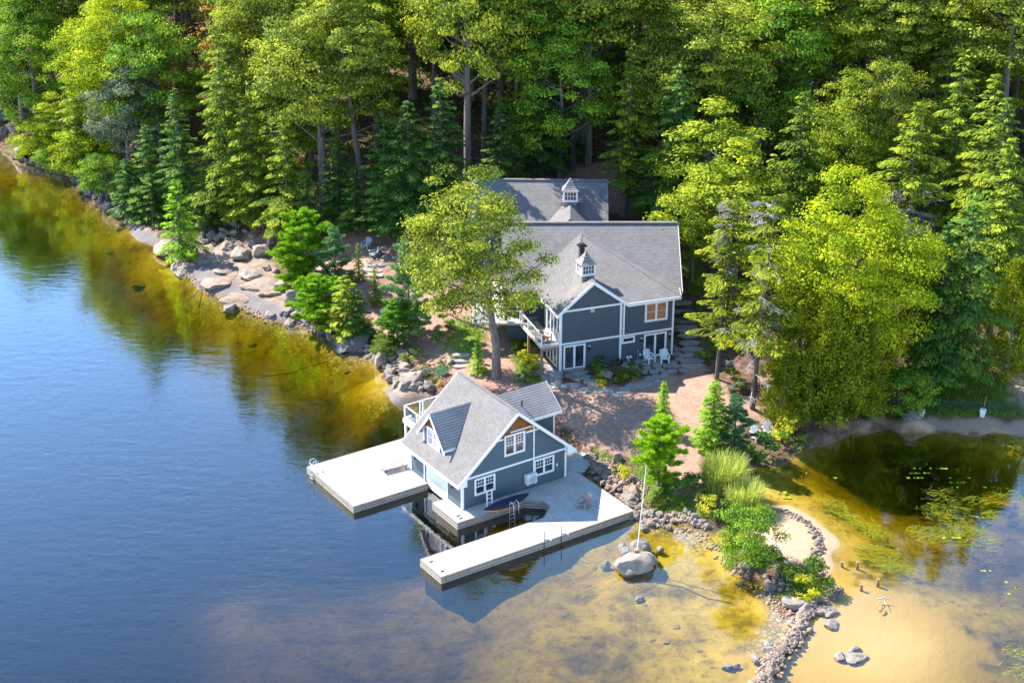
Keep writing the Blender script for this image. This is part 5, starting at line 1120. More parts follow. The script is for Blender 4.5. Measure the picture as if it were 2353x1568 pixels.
RIP = [([z3(*p) for p in [(60,420),(350,480),(620,700),(850,900),(1050,1060),(1300,1260),(1700,1440),(2300,1640),(2200,1800),(1500,1560),(1100,1330),(700,1000),(350,640),(60,520)]], 12, .9, (.4, 1.1), 'dark sunken stone on the golden lake bed off the left shore', 'sunken stones off the left shore', 'pebble'),
       ([(1060,1400),(1300,1290),(1500,1240),(1720,1340),(1740,1500),(1400,1540),(1150,1500)], 16, .3, (.2, .8), 'small sunken stone on the amber bed right of the finger pier', 'sunken stones right of the finger pier', 'pebble'),
       ([z5(*p) for p in [(830,1300),(930,1215),(1010,1215),(1060,1300),(1080,1400),(1200,1470),(1250,1560),(1180,1580),(1040,1560),(950,1480),(880,1400)]], 46, .62, (.6, 1.15), 'rounded grey riprap boulder heaped between the garden and the golden shallows', 'riprap boulders left of the boathouse', 'rock'),
       ([z1(*p) for p in [(1880,720),(1950,690),(2060,800),(2200,880),(2230,980),(2330,1060),(2310,1110),(2200,1050),(2110,940),(2010,860),(1900,770)]], 46, .40, (.4, .8), 'pinkish stone in the rubble bank behind the right dock', 'bank stones behind the right dock', 'pebble'),
       ([z4(*p) for p in [(190,640),(300,660),(440,650),(560,720),(560,760),(430,715),(290,700),(190,680)]], 20, .45, (.4, .7), 'stone along the bank foot below the tall grass path', 'stones at the foot of the overgrown bank', 'rock'),
       ([z3(*p) for p in [(1780,1360),(1950,1400),(2080,1440),(2200,1540),(2353,1560),(2353,1590),(2150,1540),(2040,1460),(1900,1420)]], 26, .5, (.45, .9), 'dark wet stone along the waterline below the young pines', 'waterline stones below the young pines', 'rock_dark'),
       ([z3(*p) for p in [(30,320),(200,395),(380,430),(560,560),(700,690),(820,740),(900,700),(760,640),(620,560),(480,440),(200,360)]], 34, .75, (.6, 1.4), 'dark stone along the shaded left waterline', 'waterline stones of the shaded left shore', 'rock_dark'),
       ([z3(*p) for p in [(1260,840),(1460,780),(1700,790),(1640,870),(1500,850),(1400,900),(1280,900)]], 16, .8, (.5, 1.1), 'grey stone in the natural row above the granite slope', 'stones above the granite slope', 'rock'),
       ([z4(*p) for p in [(860,1010),(960,990),(1020,1080),(960,1110),(880,1080)]], 12, .4, (.3, .6), 'small pale stone heaped at the left tip of the spit', 'small stones at the spit tip', 'pebble')]
for poly, n, md, (a, b), lb, gr, mt in RIP:
    for x, y in scatter(poly, n, md, r5): rock(x, y, r5.uniform(a, b), lb, mat=mt, group=gr, flat=.75 if 'sunken' not in lb else .3, rise=.05 if 'sunken' not in lb else -.05, rr=r5)
for i_, (x, y) in enumerate(scatter([z3(*p) for p in [(1160,1020),(1300,930),(1480,900),(1640,1010),(1780,1130),(1880,1230),(1840,1340),(1640,1290),(1400,1190),(1240,1120)]], 11, 1.5, r5)): rock(x, y, r5.uniform(2.6, 4.6), 'fractured pinkish granite ledge of the bare shore slope', mat='ledge', group='granite ledges of the shore slope', flat=.20, rr=r5, name='granite_ledge', rise=-.24)
def along(pts, n, width, r_):
    w = [hit(*p, 0, zmin=0.0)[:2] for p in pts]; seg = [math.dist(w[i], w[i + 1]) for i in range(len(w) - 1)]; tot = sum(seg); out = []
    for k in range(n):
        t = (k + r_.random()) / n * tot; i = 0
        while i < len(seg) - 1 and t > seg[i]: t -= seg[i]; i += 1
        f = min(1, t / seg[i]); x = w[i][0] + (w[i + 1][0] - w[i][0]) * f; y = w[i][1] + (w[i + 1][1] - w[i][1]) * f
        dx, dy = (w[i + 1][0] - w[i][0]) / seg[i], (w[i + 1][1] - w[i][1]) / seg[i]; o = max(-1, min(1, r_.gauss(0, .45))); out.append((x - dy * o * width / 2, y + dx * o * width / 2, abs(o)))
    return out
BW = [z4(*p) for p in [(1120,1170),(1085,1230),(1050,1310),(1000,1370),(940,1430),(915,1490),(890,1540),(840,1610),(800,1680)]]
RING = [z4(*p) for p in [(868,640),(960,645),(1060,680),(1110,730),(1150,790),(1165,850),(1145,910),(1160,970),(1220,1030),(1285,1100),(1210,1135)]]
for x, y, o in along(BW, 150, 1.0, r5): rock(x, y, r5.uniform(.28, .5), 'rounded stone piled in the curved breakwater at the bottom of the picture', mat='pebble', group='stones of the curved breakwater', z=.20 * (1 - o) + .0, flat=.8, rr=r5, name='breakwater_stone')
for x, y, o in along(RING, 58, .5, r5): rock(x, y, r5.uniform(.26, .48), 'rounded stone in the low curved row around the sandy beach', mat='pebble', group='stones of the curved beach row', flat=.8, rr=r5, name='beach_stone')
# loose rubble too small and too many to count
def rubble():
    V, F_ = [], []; bm = bmesh.new(); bmesh.ops.create_icosphere(bm, subdivisions=1, radius=1.0); bv = np.array([v.co[:] for v in bm.verts]); bf = np.array([[v.index for v in f.verts] for f in bm.faces]); bm.free()
    g = np.random.default_rng(9); pts = []
    for x, y, o in along(BW, 420, 1.45, r5): pts.append((x, y, .22 * (1 - o) + .04, r5.uniform(.10, .2)))
    for x, y, o in along(RING, 330, .9, r5): pts.append((x, y, ground(x, y) + .03, r5.uniform(.05, .13)))
    for poly, n, *_ in RIP[2:6]:
        for x, y in scatter(poly, n * 5, .12, r5): pts.append((x, y, ground(x, y) + .05, r5.uniform(.08, .22)))
    for poly, n in (([z3(*p) for p in [(1120,1000),(1340,1200),(1740,1380),(2060,1470),(2060,1500),(1700,1410),(1300,1220),(1100,1040)]], 220), ([z4(*p) for p in [(190,690),(560,760),(650,880),(880,1080),(1060,1210),(960,1240),(640,960),(500,800),(200,720)]], 160),
                    ([z5(*p) for p in [(1000,1250),(1400,1300),(1400,1480),(1200,1470),(1080,1400)]], 120), ([z1(*p) for p in [(1880,700),(2100,700),(2330,900),(2330,1050),(2200,880)]], 260), ([(1420,240),(1500,400),(1200,400),(1200,350)], 120)):
        for x, y in scatter(poly, n, .1, r5): pts.append((x, y, ground(x, y) + .02, r5.uniform(.06, .16)))
    for (x, y, z, s) in pts:
        q = bv * (1 + g.uniform(-.25, .25, (len(bv), 1))) * s * np.array([g.uniform(.8, 1.4), g.uniform(.7, 1.1), g.uniform(.5, .8)]); a = g.uniform(0, 6.28); c_, s_ = math.cos(a), math.sin(a)
        q = np.stack([q[:, 0] * c_ - q[:, 1] * s_ + x, q[:, 0] * s_ + q[:, 1] * c_ + y, q[:, 2] + z], 1); F_.append(bf + len(V) * len(bv)); V.append(q)
    return np_mesh('rubble', np.concatenate(V), np.concatenate(F_), M['pebble'], smooth=True)
tag(link_mesh('rubble', rubble()), kind='stuff', label='small loose stones and pebbles along the banks and breakwater', cat='pebbles')
# ------------------------------------------------------------------ flagstones and steps
def stone_poly(x, y, r, th, label, group, name='flagstone', z=None, n=6, rr=r5, asp=1.0, rot=None):
    mb = MB(); a0 = rr.uniform(0, 6.28) if rot is None else rot; P = []
    for k in range(n):
        a = 2 * math.pi * k / n + rr.uniform(-.22, .22); q = r * rr.uniform(.82, 1.1); px, py = math.cos(a) * q, math.sin(a) * q * asp
        P.append((px * math.cos(a0) - py * math.sin(a0), px * math.sin(a0) + py * math.cos(a0), 0))
    mb.prism(P, (0, 0, -th)); o = mb.build(name, M['flag'], bevel=.03); o.location = (x, y, (ground(x, y) if z is None else z) + .05); return tag(o, label, 'stepping stone' if name == 'flagstone' else 'step', group)
PAT = [zH(*p) for p in [(1400,1290),(1560,1270),(1660,1230),(2010,1150),(2180,1180),(2200,1370),(2060,1450),(1900,1530),(1700,1590),(1640,1540),(1850,1430),(1690,1370),(1530,1370),(1420,1340)]]
for x, y in scatter(PAT, 60, .62, r5): stone_poly(x, y, .42, .12, 'grey irregular flagstone of the shaded patio under the white chairs', 'flagstones of the patio')
for D in [zH(*p) for p in [(250,1110),(330,1200),(300,1290),(420,1350),(480,1400),(560,1440),(470,1490),(540,1530),(390,1330),(420,1430)]]:
    x, y, z = hit(*D); stone_poly(x, y, .62, .12, 'sunlit pale flagstone on the path beside the lake-side wall', 'sunlit path flagstones')
for D in [zq(*p) for p in [(1230,670),(1180,740),(1330,740),(1450,750),(1560,820),(1700,740),(1780,800),(1900,820),(1990,850),(1650,690),(2100,790),(2200,770),(2300,740),(1600,790)]]:
    x, y, z = hit(*D); stone_poly(x, y, .58, .12, 'flat stone in the curved row edging the driveway', 'stones edging the driveway')
for i, D in enumerate([zH(*p) for p in [(790,1365),(840,1415),(870,1480),(900,1535)]]):
    x, y, z = hit(*D); stone_poly(x, y, .95 if i else 1.0, .2, ['top', 'second', 'third', 'lowest'][i] + ' slab of the stone steps below the left patio door', None, 'stone_step', asp=.42, rot=PSH + .05, z=1.75 - .07 * i)
for i in range(11):
    x, y = 14.5 - .02 * i, 128.5 + i * .95; stone_poly(x, y, 1.05, .22, f'{ORD[i]} stone slab from the bottom of the shaded stairs right of the house', None, 'stone_step', asp=.42, rot=.05, z=ground(x, y) + .08)
for i, D in enumerate([z5(1482,1318), z5(1482,1350), z5(1484,1386)]):
    x, y, z = hit(*D); stone_poly(x, y, .85, .22, ['uppermost', 'middle', 'lowest'][i] + ' of the three dark steps on the lawn left of the big oak', None, 'stone_step', asp=.38, rot=0, z=z + .05)
for x, y in scatter([z5(*p) for p in [(745,600),(890,590),(900,690),(800,690),(750,660)]] , 10, .8, r5): stone_poly(x, y, .62, .12, 'sunlit white slab of the fire-pit terrace', 'slabs of the fire-pit terrace')
for x, y in scatter([z5(*p) for p in [(375,570),(450,555),(450,610),(380,610)]] , 5, .6, r5): stone_poly(x, y, .5, .12, 'sunlit white slab between the two young pines', 'slabs between the pines')
# ------------------------------------------------------------------ furniture
M['white_plastic'] = plain('white_resin', (.80, .82, .86), .5, 0, .03)
def adirondack(name, mat, label, x, y, z, rz, group=None, s=1.0):
    t = empty(name, (x, y, z), rz, label, 'chair', group); t.scale = (s, s, s)
    m = MB()
    for k in range(5): m.bar((-.26, -.28 + k * .125, .36 - k * .028), (.26, -.28 + k * .125, .36 - k * .028), .1, .025)
    m.build('seat', mat, t)
    m = MB()
    for k in range(-2, 3):
        h_ = .78 - abs(k) * .05; m.bar((k * .10, .26, .22), (k * .145, .26 + .34 * h_, .22 + .94 * h_), .095, .022, up=(0, 1, .4))
    m.bar((-.26, .33, .40), (.26, .33, .40), .05, .03); m.bar((-.28, .47, .80), (.28, .47, .80), .05, .03); m.build('backrest', mat, t)
    for sx in (-1, 1):
        m = MB(); m.bar((sx * .34, -.36, .56), (sx * .34, .44, .58), .13, .025); m.build('armrest', mat, t)
        m = MB(); m.bar((sx * .30, -.30, 0), (sx * .30, -.30, .55), .045, .10, up=(1, 0, 0)); m.build('leg', mat, t)
        m = MB(); m.bar((sx * .28, -.30, .34), (sx * .28, .52, .02), .035, .11, up=(1, 0, 0)); m.build('leg', mat, t)
    return t
x, y, z = hit(*zH(1745, 1285)); adirondack('adirondack_chair', M['white_plastic'], 'left of the two white adirondack chairs on the shaded patio', x, y, z + .06, PSH + .25, 'white patio chairs')
x, y, z = hit(*zH(1935, 1270)); adirondack('adirondack_chair', M['white_plastic'], 'right of the two white adirondack chairs on the shaded patio', x, y, z + .06, PSH - .25, 'white patio chairs')
x, y = b2w(7.15, -4.35); adirondack('adirondack_chair', plain('weathered_brown_resin', (.30, .22, .21), .7, 0, .15), 'weathered brown adirondack chair alone on the right dock', x, y, .55, PSB - R(70))
x, y, z = hit(1738, 1012); adirondack('adirondack_chair', M['white_plastic'], 'left white adirondack chair of the pair on the bank facing the pond', x, y, z + .02, R(28), 'white chairs by the pond')
x, y, z = hit(1763, 1010); adirondack('adirondack_chair', M['white_plastic'], 'right white adirondack chair of the pair on the bank facing the pond', x, y, z + .02, R(8), 'white chairs by the pond')
M['grey_plastic'] = plain('grey_blue_resin', (.33, .42, .48), .6, 0, .05)
x, y, z = hit(*z5(770, 500)); adirondack('adirondack_chair', M['grey_plastic'], 'grey-blue adirondack chair at the back of the fire-pit terrace', x, y, z, R(-30), 'fire-pit chairs')
x, y, z = hit(*z5(822, 560)); adirondack('adirondack_chair', M['grey_plastic'], 'grey-blue adirondack chair nearer the boulders on the fire-pit terrace', x, y, z, R(-75), 'fire-pit chairs')
M['red_wood'] = plain('reddish_cedar_wood', (.28, .11, .07), .8, 0, .2, 6)
x, y, z = hit(*z3(1672, 858)); adirondack('wooden_chair', M['red_wood'], 'reddish wooden chair above the granite slope', x, y, z, R(70))
x, y, z = hit(*z3(1655, 815)); adirondack('wooden_chair', M['grey_timber'], 'grey weathered wooden chair behind the reddish one', x, y, z, R(60))
x, y, z = hit(*z5(1770, 1270)); adirondack('wooden_chair', M['bark_dark'], 'dark old wooden chair in the shade of the big oak', x, y, z, R(80))
x, y = h2w(-.75, 1.1); adirondack('balcony_chair', M['timber'], 'brown chair on the narrow deck at the house corner', x, y, 3.94, R(60))
def lounger(x, y, z, rz):
    t = empty('sun_lounger', (x, y, z), rz, 'brown slatted sun lounger standing beside the boathouse wall on the lake dock', 'sun lounger'); m = MB()
    for k in range(12): m.box(-.95 + k * .11, -.86 + k * .11, -.30, .30, .30, .325)
    m.box(-.97, .98, -.34, -.30, .26, .33).box(-.97, .98, .30, .34, .26, .33); m.build('seat', M['grey_timber'], t); m = MB()
    for k in range(5): m.bar((.42 + k * .10, -.30, .34 + k * .035), (.42 + k * .10, .30, .34 + k * .035), .09, .02)
    m.build('backrest', M['grey_timber'], t)
    for a in (-.8, .8):
        for b in (-.28, .28): m = MB(); m.box(a - .03, a + .03, b - .03, b + .03, 0, .27); m.build('leg', M['bark_dark'], t)
x, y = b2w(-1.0, 7.6); lounger(x, y, .55, PSB + R(-5))
def kayak():
    x, y = b2w(2.6, -1.58); t = empty('kayak', (x, y, .82), PSB + R(3), 'yellow kayak under a tight navy cover lying along the slip edge', 'kayak')
    L_ = 3.9; n = 18
    def shell(f_lo, f_hi, grow):
        V, F_ = [], []; m = 12
        for i in range(n + 1):
            s = i / n * 2 - 1; w_ = .42 * (1 - abs(s) ** 2.4) + .02 + grow; dpt = .25 * (1 - abs(s) ** 3) + .03 + grow; rk = .16 * s * s * abs(s)
            for k in range(m + 1):
                a = f_lo + (f_hi - f_lo) * k / m; V.append((s * L_ / 2, math.cos(a) * w_, math.sin(a) * dpt * (1.15 if math.sin(a) > 0 else 1) + rk + .12))
        for i in range(n):
            for k in range(m): a = i * (m + 1) + k; F_.append((a, a + 1, a + m + 2, a + m + 1))
        b = MB(); b.v = V; b.f = F_; return b
    h = shell(math.pi, 2 * math.pi, 0).build('hull', M['yellow'], t, smooth=True); c = shell(-.12, math.pi + .12, .012).build('cover', M['navy'], t, smooth=True)
    for o in (h, c): sd = o.modifiers.new('thickness', 'SOLIDIFY'); sd.thickness = .01
    m = MB(); m.tube([(-1.0, .2, -.06), (-1.0, -.35, -.06)], .03, 6); m.build('cradle_arm', M['alu'], t); m = MB(); m.tube([(1.0, .2, -.06), (1.0, -.35, -.06)], .03, 6); m.build('cradle_arm', M['alu'], t)
kayak()
def slip_ladder():
    x, y = b2w(1.6, -1.02); t = empty('dock_ladder', (x, y, .55), PSB, 'pale wooden ladder standing upright between boathouse window and covered kayak', 'ladder')
    for sx in (-.2, .2): m = MB(); m.bar((sx, 0, 0), (sx, .06, 1.45), .07, .05); m.build('side_rail', M['white'], t)
    for k in range(4): m = MB(); m.bar((-.2, .015 + .012 * k, .25 + k * .3), (.2, .015 + .012 * k, .25 + k * .3), .06, .03); m.build('rung', M['white'], t)
slip_ladder()
# ------------------------------------------------------------------ flagpole, stair railing, beach things
bx_, by_, bz_ = hit(*z1(2175, 1395)); px_, py_ = bx_ + .45, by_ + .35
fp = empty('flagpole', (px_, py_, 1.0), 0, 'thin white flagpole without a flag standing on the huge boulder in the shallows', 'flagpole')
m = MB(); m.tube([(0, 0, -.4), (.22, 0, 3), (.42, .05, 6.1)], [.036, .032, .022], 8); m.build('pole', M['white'], fp)
m = MB(); m.tube([(.42, .05, 6.1), (.425, .05, 6.2)], .06, 8); m.build('finial', M['alu'], fp); m = MB(); m.box(-.16, .16, -.16, .16, -.25, -.02); m.build('footing', M['timber'], fp)
rp = [hit(1506, 512), hit(1546, 492), hit(1580, 480)]
sr = empty('stair_railing', rp[0], 0, 'blue-grey metal stair railing climbing past the tan boulders behind the house', 'railing'); loc = [Vector(p) - Vector(rp[0]) for p in rp]; loc[1].z += .5; loc[2].z += .9
loc.append(loc[2] + Vector((1.6, .3, .2)))
for p in loc: m = MB(); m.box(p.x - .05, p.x + .05, p.y - .05, p.y + .05, p.z - .6, p.z + 1.15); m.build('post', M['rail_grey'], sr)
for a, b in zip(loc[:-1], loc[1:]):
    m = MB()
    for zz in (.12, 1.05): m.bar(a + Vector((0, 0, zz)), b + Vector((0, 0, zz)), .06)
    k = int((b - a).length / .16)
    for i in range(1, k): q = a.lerp(b, i / k); m.box(q.x - .012, q.x + .012, q.y - .012, q.y + .012, q.z + .12, q.z + 1.05)
    m.build('rail_panel', M['rail_grey'], sr)
for i, D in enumerate([z4(1287,950), z4(1373,940), z4(1395,1052), z4(1485,1034)]):
    x, y, z = hit(*D, 0, zmin=0); m = MB(); m.tube([(0, 0, -1.0), (0, 0, .26)], .11, 8); o = m.build('pier_stump', M['timber']); o.location = (x, y, 0)
    tag(o, ['rusty old stump in the golden shallows, nearest the beach', 'rusty old stump in the shallows, farthest up the pond', 'rusty old stump in the shallows, lowest of the four', 'rusty old stump in the shallows, farthest right of the four'][i], 'stump', 'old pier stumps')
def log(name, A, B, r, label, mat='dead', zz=None, branches=0):
    a = hit(*A, 0, zmin=0 if zz is None else None); b = hit(*B, 0, zmin=0 if zz is None else None); mb = MB(); p = Vector((0, 0, 0)); q = Vector(b) - Vector(a)
    mb.tube([p, p.lerp(q, .5) + Vector((.05, .05, r)), q], [r, r * .85, r * .5], 7)
    for k in range(branches): s = p.lerp(q, .3 + .25 * k); mb.tube([s, s + Vector((rng.uniform(-.5, .5), -.9, .1))], [r * .5, r * .2], 5)
    o = mb.build(name, M[mat]); o.location = (a[0], a[1], a[2] + r * .8); return tag(o, label, 'log')
log('driftwood', z4(1480, 1128), z4(1545, 1142), .06, 'forked driftwood branch lying on the sandbar', branches=2)
log('driftwood', z4(1495, 1195), z4(1503, 1150), .08, 'short thick driftwood piece touching the forked branch', 'timber')
log('timber_edge', z4(850, 760), z4(985, 938), .12, 'bleached timber edging the beach beside the big green shrub')
log('driftwood', z5(758, 1308), z5(872, 1264), .09, 'bleached log lying across the shore stones below the pines')
log('sunken_branch', z3(1218, 1242), z3(1292, 1196), .06, 'dark sunken branch at the foot of the granite slope', 'bark_dark')
a = [hit(*p) for p in (z5(0,1455), z5(200,1420), z5(420,1370), z5(620,1330), z5(760,1300))]; m = MB(); m.tube([Vector((p[0] - a[0][0], p[1] - a[0][1], p[2] + .06)) for p in a], .035, 5); o = m.build('water_pipe', M['black']); o.location = (a[0][0], a[0][1], 0); tag(o, 'thin dark pipe running across the lake bed to the riprap', 'pipe')
a = [hit(*p) for p in (z4(270,1020), z4(420,1070), z4(560,1115), z4(690,1158))]; m = MB(); m.tube([Vector((p[0] - a[0][0], p[1] - a[0][1], p[2] + .05)) for p in a], .03, 5); o = m.build('flagpole_shadow_tube', M['bark_dark']); o.location = (a[0][0], a[0][1], 0); tag(o, 'thin dark tube on the lake bed drawn as the flagpole shadow', 'painted shadow')  # dark tube along the bed paints the flagpole's cast shadow
for i, D in enumerate([z4(1720, 128), z4(2052, 138)]):
    x, y, z = hit(*D); t = empty('bucket', (x, y, z), .3, ['left white bucket with a leaning stick on the shaded pond beach', 'right white bucket with an upright stick on the shaded pond beach'][i], 'bucket', 'white buckets on the pond beach')
    m = MB(); m.tube([(0, 0, 0), (0, 0, .62)], [.20, .30], 4); m.build('body', M['white_plastic'], t); m = MB(); m.tube([(0, 0, .4), (.35 - .22 * i, 0, 1.65)], .03, 5); m.build('stick', M['timber'], t)
na = Vector(hit(*z4(1730, 75))); nb = Vector(hit(*z4(2281, 90))); m = MB(); nt_ = empty('netting', na, 0, 'sagging dark green garden netting strung behind the white buckets', 'net'); dv = nb - na
for k in range(7):
    pts = [dv * (i / 24) + Vector((0, 0, .1 + .1 * k - .05 * math.sin(i * math.pi / 6) * k * .3 + .03 * math.sin(i * 1.7))) for i in range(25)]; m.tube(pts, .012, 3, False)
for i in range(61): p = dv * (i / 60); m.tube([p + Vector((0, 0, .05)), p + Vector((.05, 0, .66))], .008, 3, False)
m.build('mesh_net', plain('green_net', (.02, .09, .07), .8), nt_); 
for s in (0, .33, .66, 1): m = MB(); p = dv * s; m.tube([p + Vector((0, 0, -.1)), p + Vector((0, 0, .8))], .02, 5); m.build('stake', M['bark_dark'], nt_)
# flower pot on the boathouse balcony
x, y = b2w(1.75, 9.2); t = empty('flower_pot', (x, y, 2.95), 0, 'white pot with red flowers in the balcony corner of the boathouse', 'flower pot'); m = MB(); m.tube([(0, 0, 0), (0, 0, .42)], [.16, .24], 10); m.build('pot', M['white_plastic'], t)
g = np.random.default_rng(3); P = rnd_unit(g, 160) * .28 + [0, 0, .62]; link_mesh('foliage', leaves_mesh('foliage', g, P, rnd_unit(g, 160), .13, M['leaf_green'], g.uniform(.2, .9, 160)), None, t)
P = rnd_unit(g, 26) * .28 + [0, 0, .68]; link_mesh('blossom', leaves_mesh('blossom', g, P, rnd_unit(g, 26), .1, plain('red_petals', (.6, .05, .05)), g.uniform(.2, .9, 26), 1), None, t)
o = MB(); o.tube([(0, 0, 0), (0, 0, .22), (0, 0, .26)], [.07, .08, .02], 8); f = o.build('bird_feeder', plain('turquoise_plastic', (.05, .45, .5), .4)); x, y, z = hit(*z5(712, 335)); f.location = (x, y, z + 1.1); tag(f, 'small turquoise feeder hanging in the shade above the young pines', 'bird feeder')
# ------------------------------------------------------------------ grasses, herbs and water plants
def grass_clump(D, r, h, n, label, seed, mat='grass_blade', h2=1.0):
    x, y, z = hit(*D); g = np.random.default_rng(seed); V, F_ = [], []; k = 5
    for i in range(n):
        a = g.uniform(0, 6.28); q = r * math.sqrt(g.uniform(0, 1)); b = np.array([math.cos(a) * q, math.sin(a) * q, 0]); az = a + g.uniform(-1.8, 1.8); o = np.array([math.cos(az), math.sin(az), 0]); L = h * g.uniform(.55, 1.1); w_ = g.uniform(.02, .042); sd = np.array([-o[1], o[0], 0]) * w_; bend = g.uniform(.08, .42)
        for j in range(k + 1):
            t = j / k; c_ = b + o * L * bend * t * t + np.array([0, 0, L * (t - .75 * bend * t ** 4)]); ww = 1 - t * .85; V += [c_ - sd * ww, c_ + sd * ww]
        base = i * 2 * (k + 1)
        for j in range(k): F_.append((base + 2 * j, base + 2 * j + 1, base + 2 * j + 3, base + 2 * j + 2))
    me = np_mesh('ornamental_grass', V, F_, M[mat], g.uniform(.1, .95, n).repeat(k)); o = link_mesh('ornamental_grass', me); o.location = (x, y, z); return tag(o, label, 'grass clump', 'tall grass clumps by the path')
grass_clump(z4(640, 545), 1.35, 2.9, 2600, 'taller clump of feathery ornamental grass beside the sandy path', 1)
grass_clump(z4(755, 632), 1.2, 2.2, 2200, 'lower clump of ornamental grass nearer the beach', 2)
r6 = random.Random(12)
HB = [(zH(170,1190),1.3,'herb_gold','golden shrub nearest the porch steps'),(zH(120,1300),1.2,'herb_gold','golden shrub left in the bed under the deck'),(zH(235,1335),1.4,'herb_gold','golden shrub in the middle of the bed under the deck'),(zH(270,1280),1.1,'herb_gold','golden shrub right in the bed under the deck'),(zH(60,1130),1.1,'leaf_oak','brownish shrub on the stump by the path'),
 (zH(240,1440),1.0,'herb','green herb clump beside the porch post'),(zH(1060,1350),1.5,'needle_dark_shade','dark shrub against the house wall, left of the bed'),(zH(1240,1315),1.5,'needle_dark_shade','dark shrub against the house wall, right of the bed'),(zH(1090,1440),1.3,'leaf_green','green shrub left of the speckled boulder'),(zH(1080,1500),1.1,'leaf_green','lower green shrub left of the speckled boulder'),
 (zH(1400,1510),1.3,'leaf_green','green shrub right of the speckled boulder'),(zH(1520,1440),1.3,'herb','light green shrub at the patio edge of the bed'),(zH(1560,1500),1.1,'herb','lower light green shrub at the patio edge'),(zH(1350,1540),1.1,'herb','green herb clump in front of the speckled boulder'),(zq(1810,735),.95,'herb_gold','small golden bush at the front of the house bed'),
 (z5(1235,1435),1.6,'juniper','creeping blue juniper above the riprap, left one'),(z5(1345,1425),1.7,'juniper','creeping blue juniper above the riprap, right one'),(z5(1910,1490),1.2,'leaf_grey','white-flowering hosta below the big oak'),(z5(1320,1190),1.6,'needle_dark_shade','round dark shrub on the slope above the lawn'),(z5(1350,1080),1.7,'leaf_green','green shrub beside the upper lawn'),
 (z5(1110,1330),1.7,'herb','loose green shrub at the top of the riprap'),(z5(1175,1475),.7,'herb','small herb tuft between riprap stones, left'),(z5(1265,1490),.7,'herb','small herb tuft behind the balcony, middle'),(z5(1320,1505),.6,'herb_gold','small yellow tuft behind the balcony, right'),(z5(1330,1360),.6,'herb','small herb tuft in the mulch left of the steps'),(z5(1215,1380),.6,'herb','small herb tuft in the mulch above the juniper'),
 (z1(2070,755),.7,'herb','green tuft on the rubble bank behind the dock'),(z1(2150,790),1.3,'herb_gold','golden-flowered weeds below the driveway pine'),(z1(2340,970),1.4,'herb','green weeds behind the flagpole'),(z4(480,560),2.4,'needle_dark_shade','dark green shrub on the bank right of the driveway pine'),(z4(560,650),1.8,'herb_gold','yellow-tipped shrub at the foot of the path'),(z4(640,670),1.8,'herb','light green shrub between path and big green shrub'),(z4(290,600),1.2,'herb','pale herb clump at the bank below the driveway pine'),
 (z4(1090,1040),2.6,'herb','pale wildflower patch at the tip of the spit'),(z4(1080,1100),2.0,'herb_gold','yellow-green bush at the tip of the spit'),(z4(1190,1080),1.6,'herb','low grassy clump at the right tip of the spit'),(z4(960,960),1.4,'herb','grassy clump right of the big green shrub'),(z4(990,250),3.0,'herb_gold','golden bush right of the pond chairs'),(z4(960,170),2.0,'herb_gold','golden bush behind the pond chairs'),(z4(1000,320),2.2,'leaf_green','green reeds at the pond edge below the golden bush'),
 (z4(830,340),2.6,'needle_dark_shade','dark shrub below the pond chairs'),(z4(880,400),2.2,'needle_dark_shade','dark shrub at the pond edge left of the reeds'),((1680,900),2.2,'herb','light green shrubs between the two dying spruces'),((1620,820),2.0,'leaf_green','green shrub right of the lower stone stairs'),((1590,740),1.8,'needle_dark_shade','dark shrub along the stone stairs'),((1700,800),2.6,'leaf_lime','bright green shrub behind the two dying spruces')]
for D, s, mt, lb in HB:
    x, y, z = hit(*D); o = link_mesh('shrub', PROTO['smallbush']['crown']); o.location = (x, y, z - .05); o.scale = (s * .75, s * .75, s * (.3 if mt == 'juniper' else .6)); o.rotation_euler = (0, 0, r6.uniform(0, 6)); o.material_slots[0].link = 'OBJECT'; o.material_slots[0].material = M[mt]; tag(o, lb, 'shrub')
def cover(name, polys, dens, h, mat, seed, label, w_=.05, flat=False, curl=.5):
    g = np.random.default_rng(seed); P = []
    for poly, d_ in polys:
        wp = wpoly(poly); xs_ = [p[0] for p in wp]; ys_ = [p[1] for p in wp]; n = int((max(xs_) - min(xs_)) * (max(ys_) - min(ys_)) * dens * d_)
        X = g.uniform(min(xs_), max(xs_), n); Y = g.uniform(min(ys_), max(ys_), n); k = inpoly(X, Y, wp) & (value_noise(X, Y, 1.3, seed) > -.22); P += [(x, y, ground(x, y)) for x, y in zip(X[k], Y[k]) if flat or ground(x, y) > .05]
    P = np.array(P); n = len(P); d = unit(rnd_unit(g, n) * [curl, curl, .3] + [0, 0, .9]); f = g.uniform(.5, 1.3, n) * h; s = unit(np.cross(d, rnd_unit(g, n)))
    V, F_ = blades(P + d * f[:, None] * .4, d, s, f, f * 0 + w_ * 1.0); me = np_mesh(name, V, F_, M[mat], g.uniform(.1, .9, n)); tag(link_mesh(name, me), label, 'ground cover', kind='stuff')
cover('grass', [(p, 1.0) for p in Z_GRASS], 55, .28, 'herb', 5, 'short green grass and weeds on banks and lawn patches', .05)
cover('undergrowth', [([(-40,240),(100,310),(260,420),(460,500),(700,440),(1000,430),(1070,300),(1070,0),(-40,0)], 1.0), ([(1070,0),(1070,330),(1400,330),(1560,420),(1900,500),(2400,820),(2400,0)], 1.0)], 5.5, .7, 'needle_dark_shade', 6, 'ferns and seedlings covering the shaded forest floor', .16, curl=1.3)
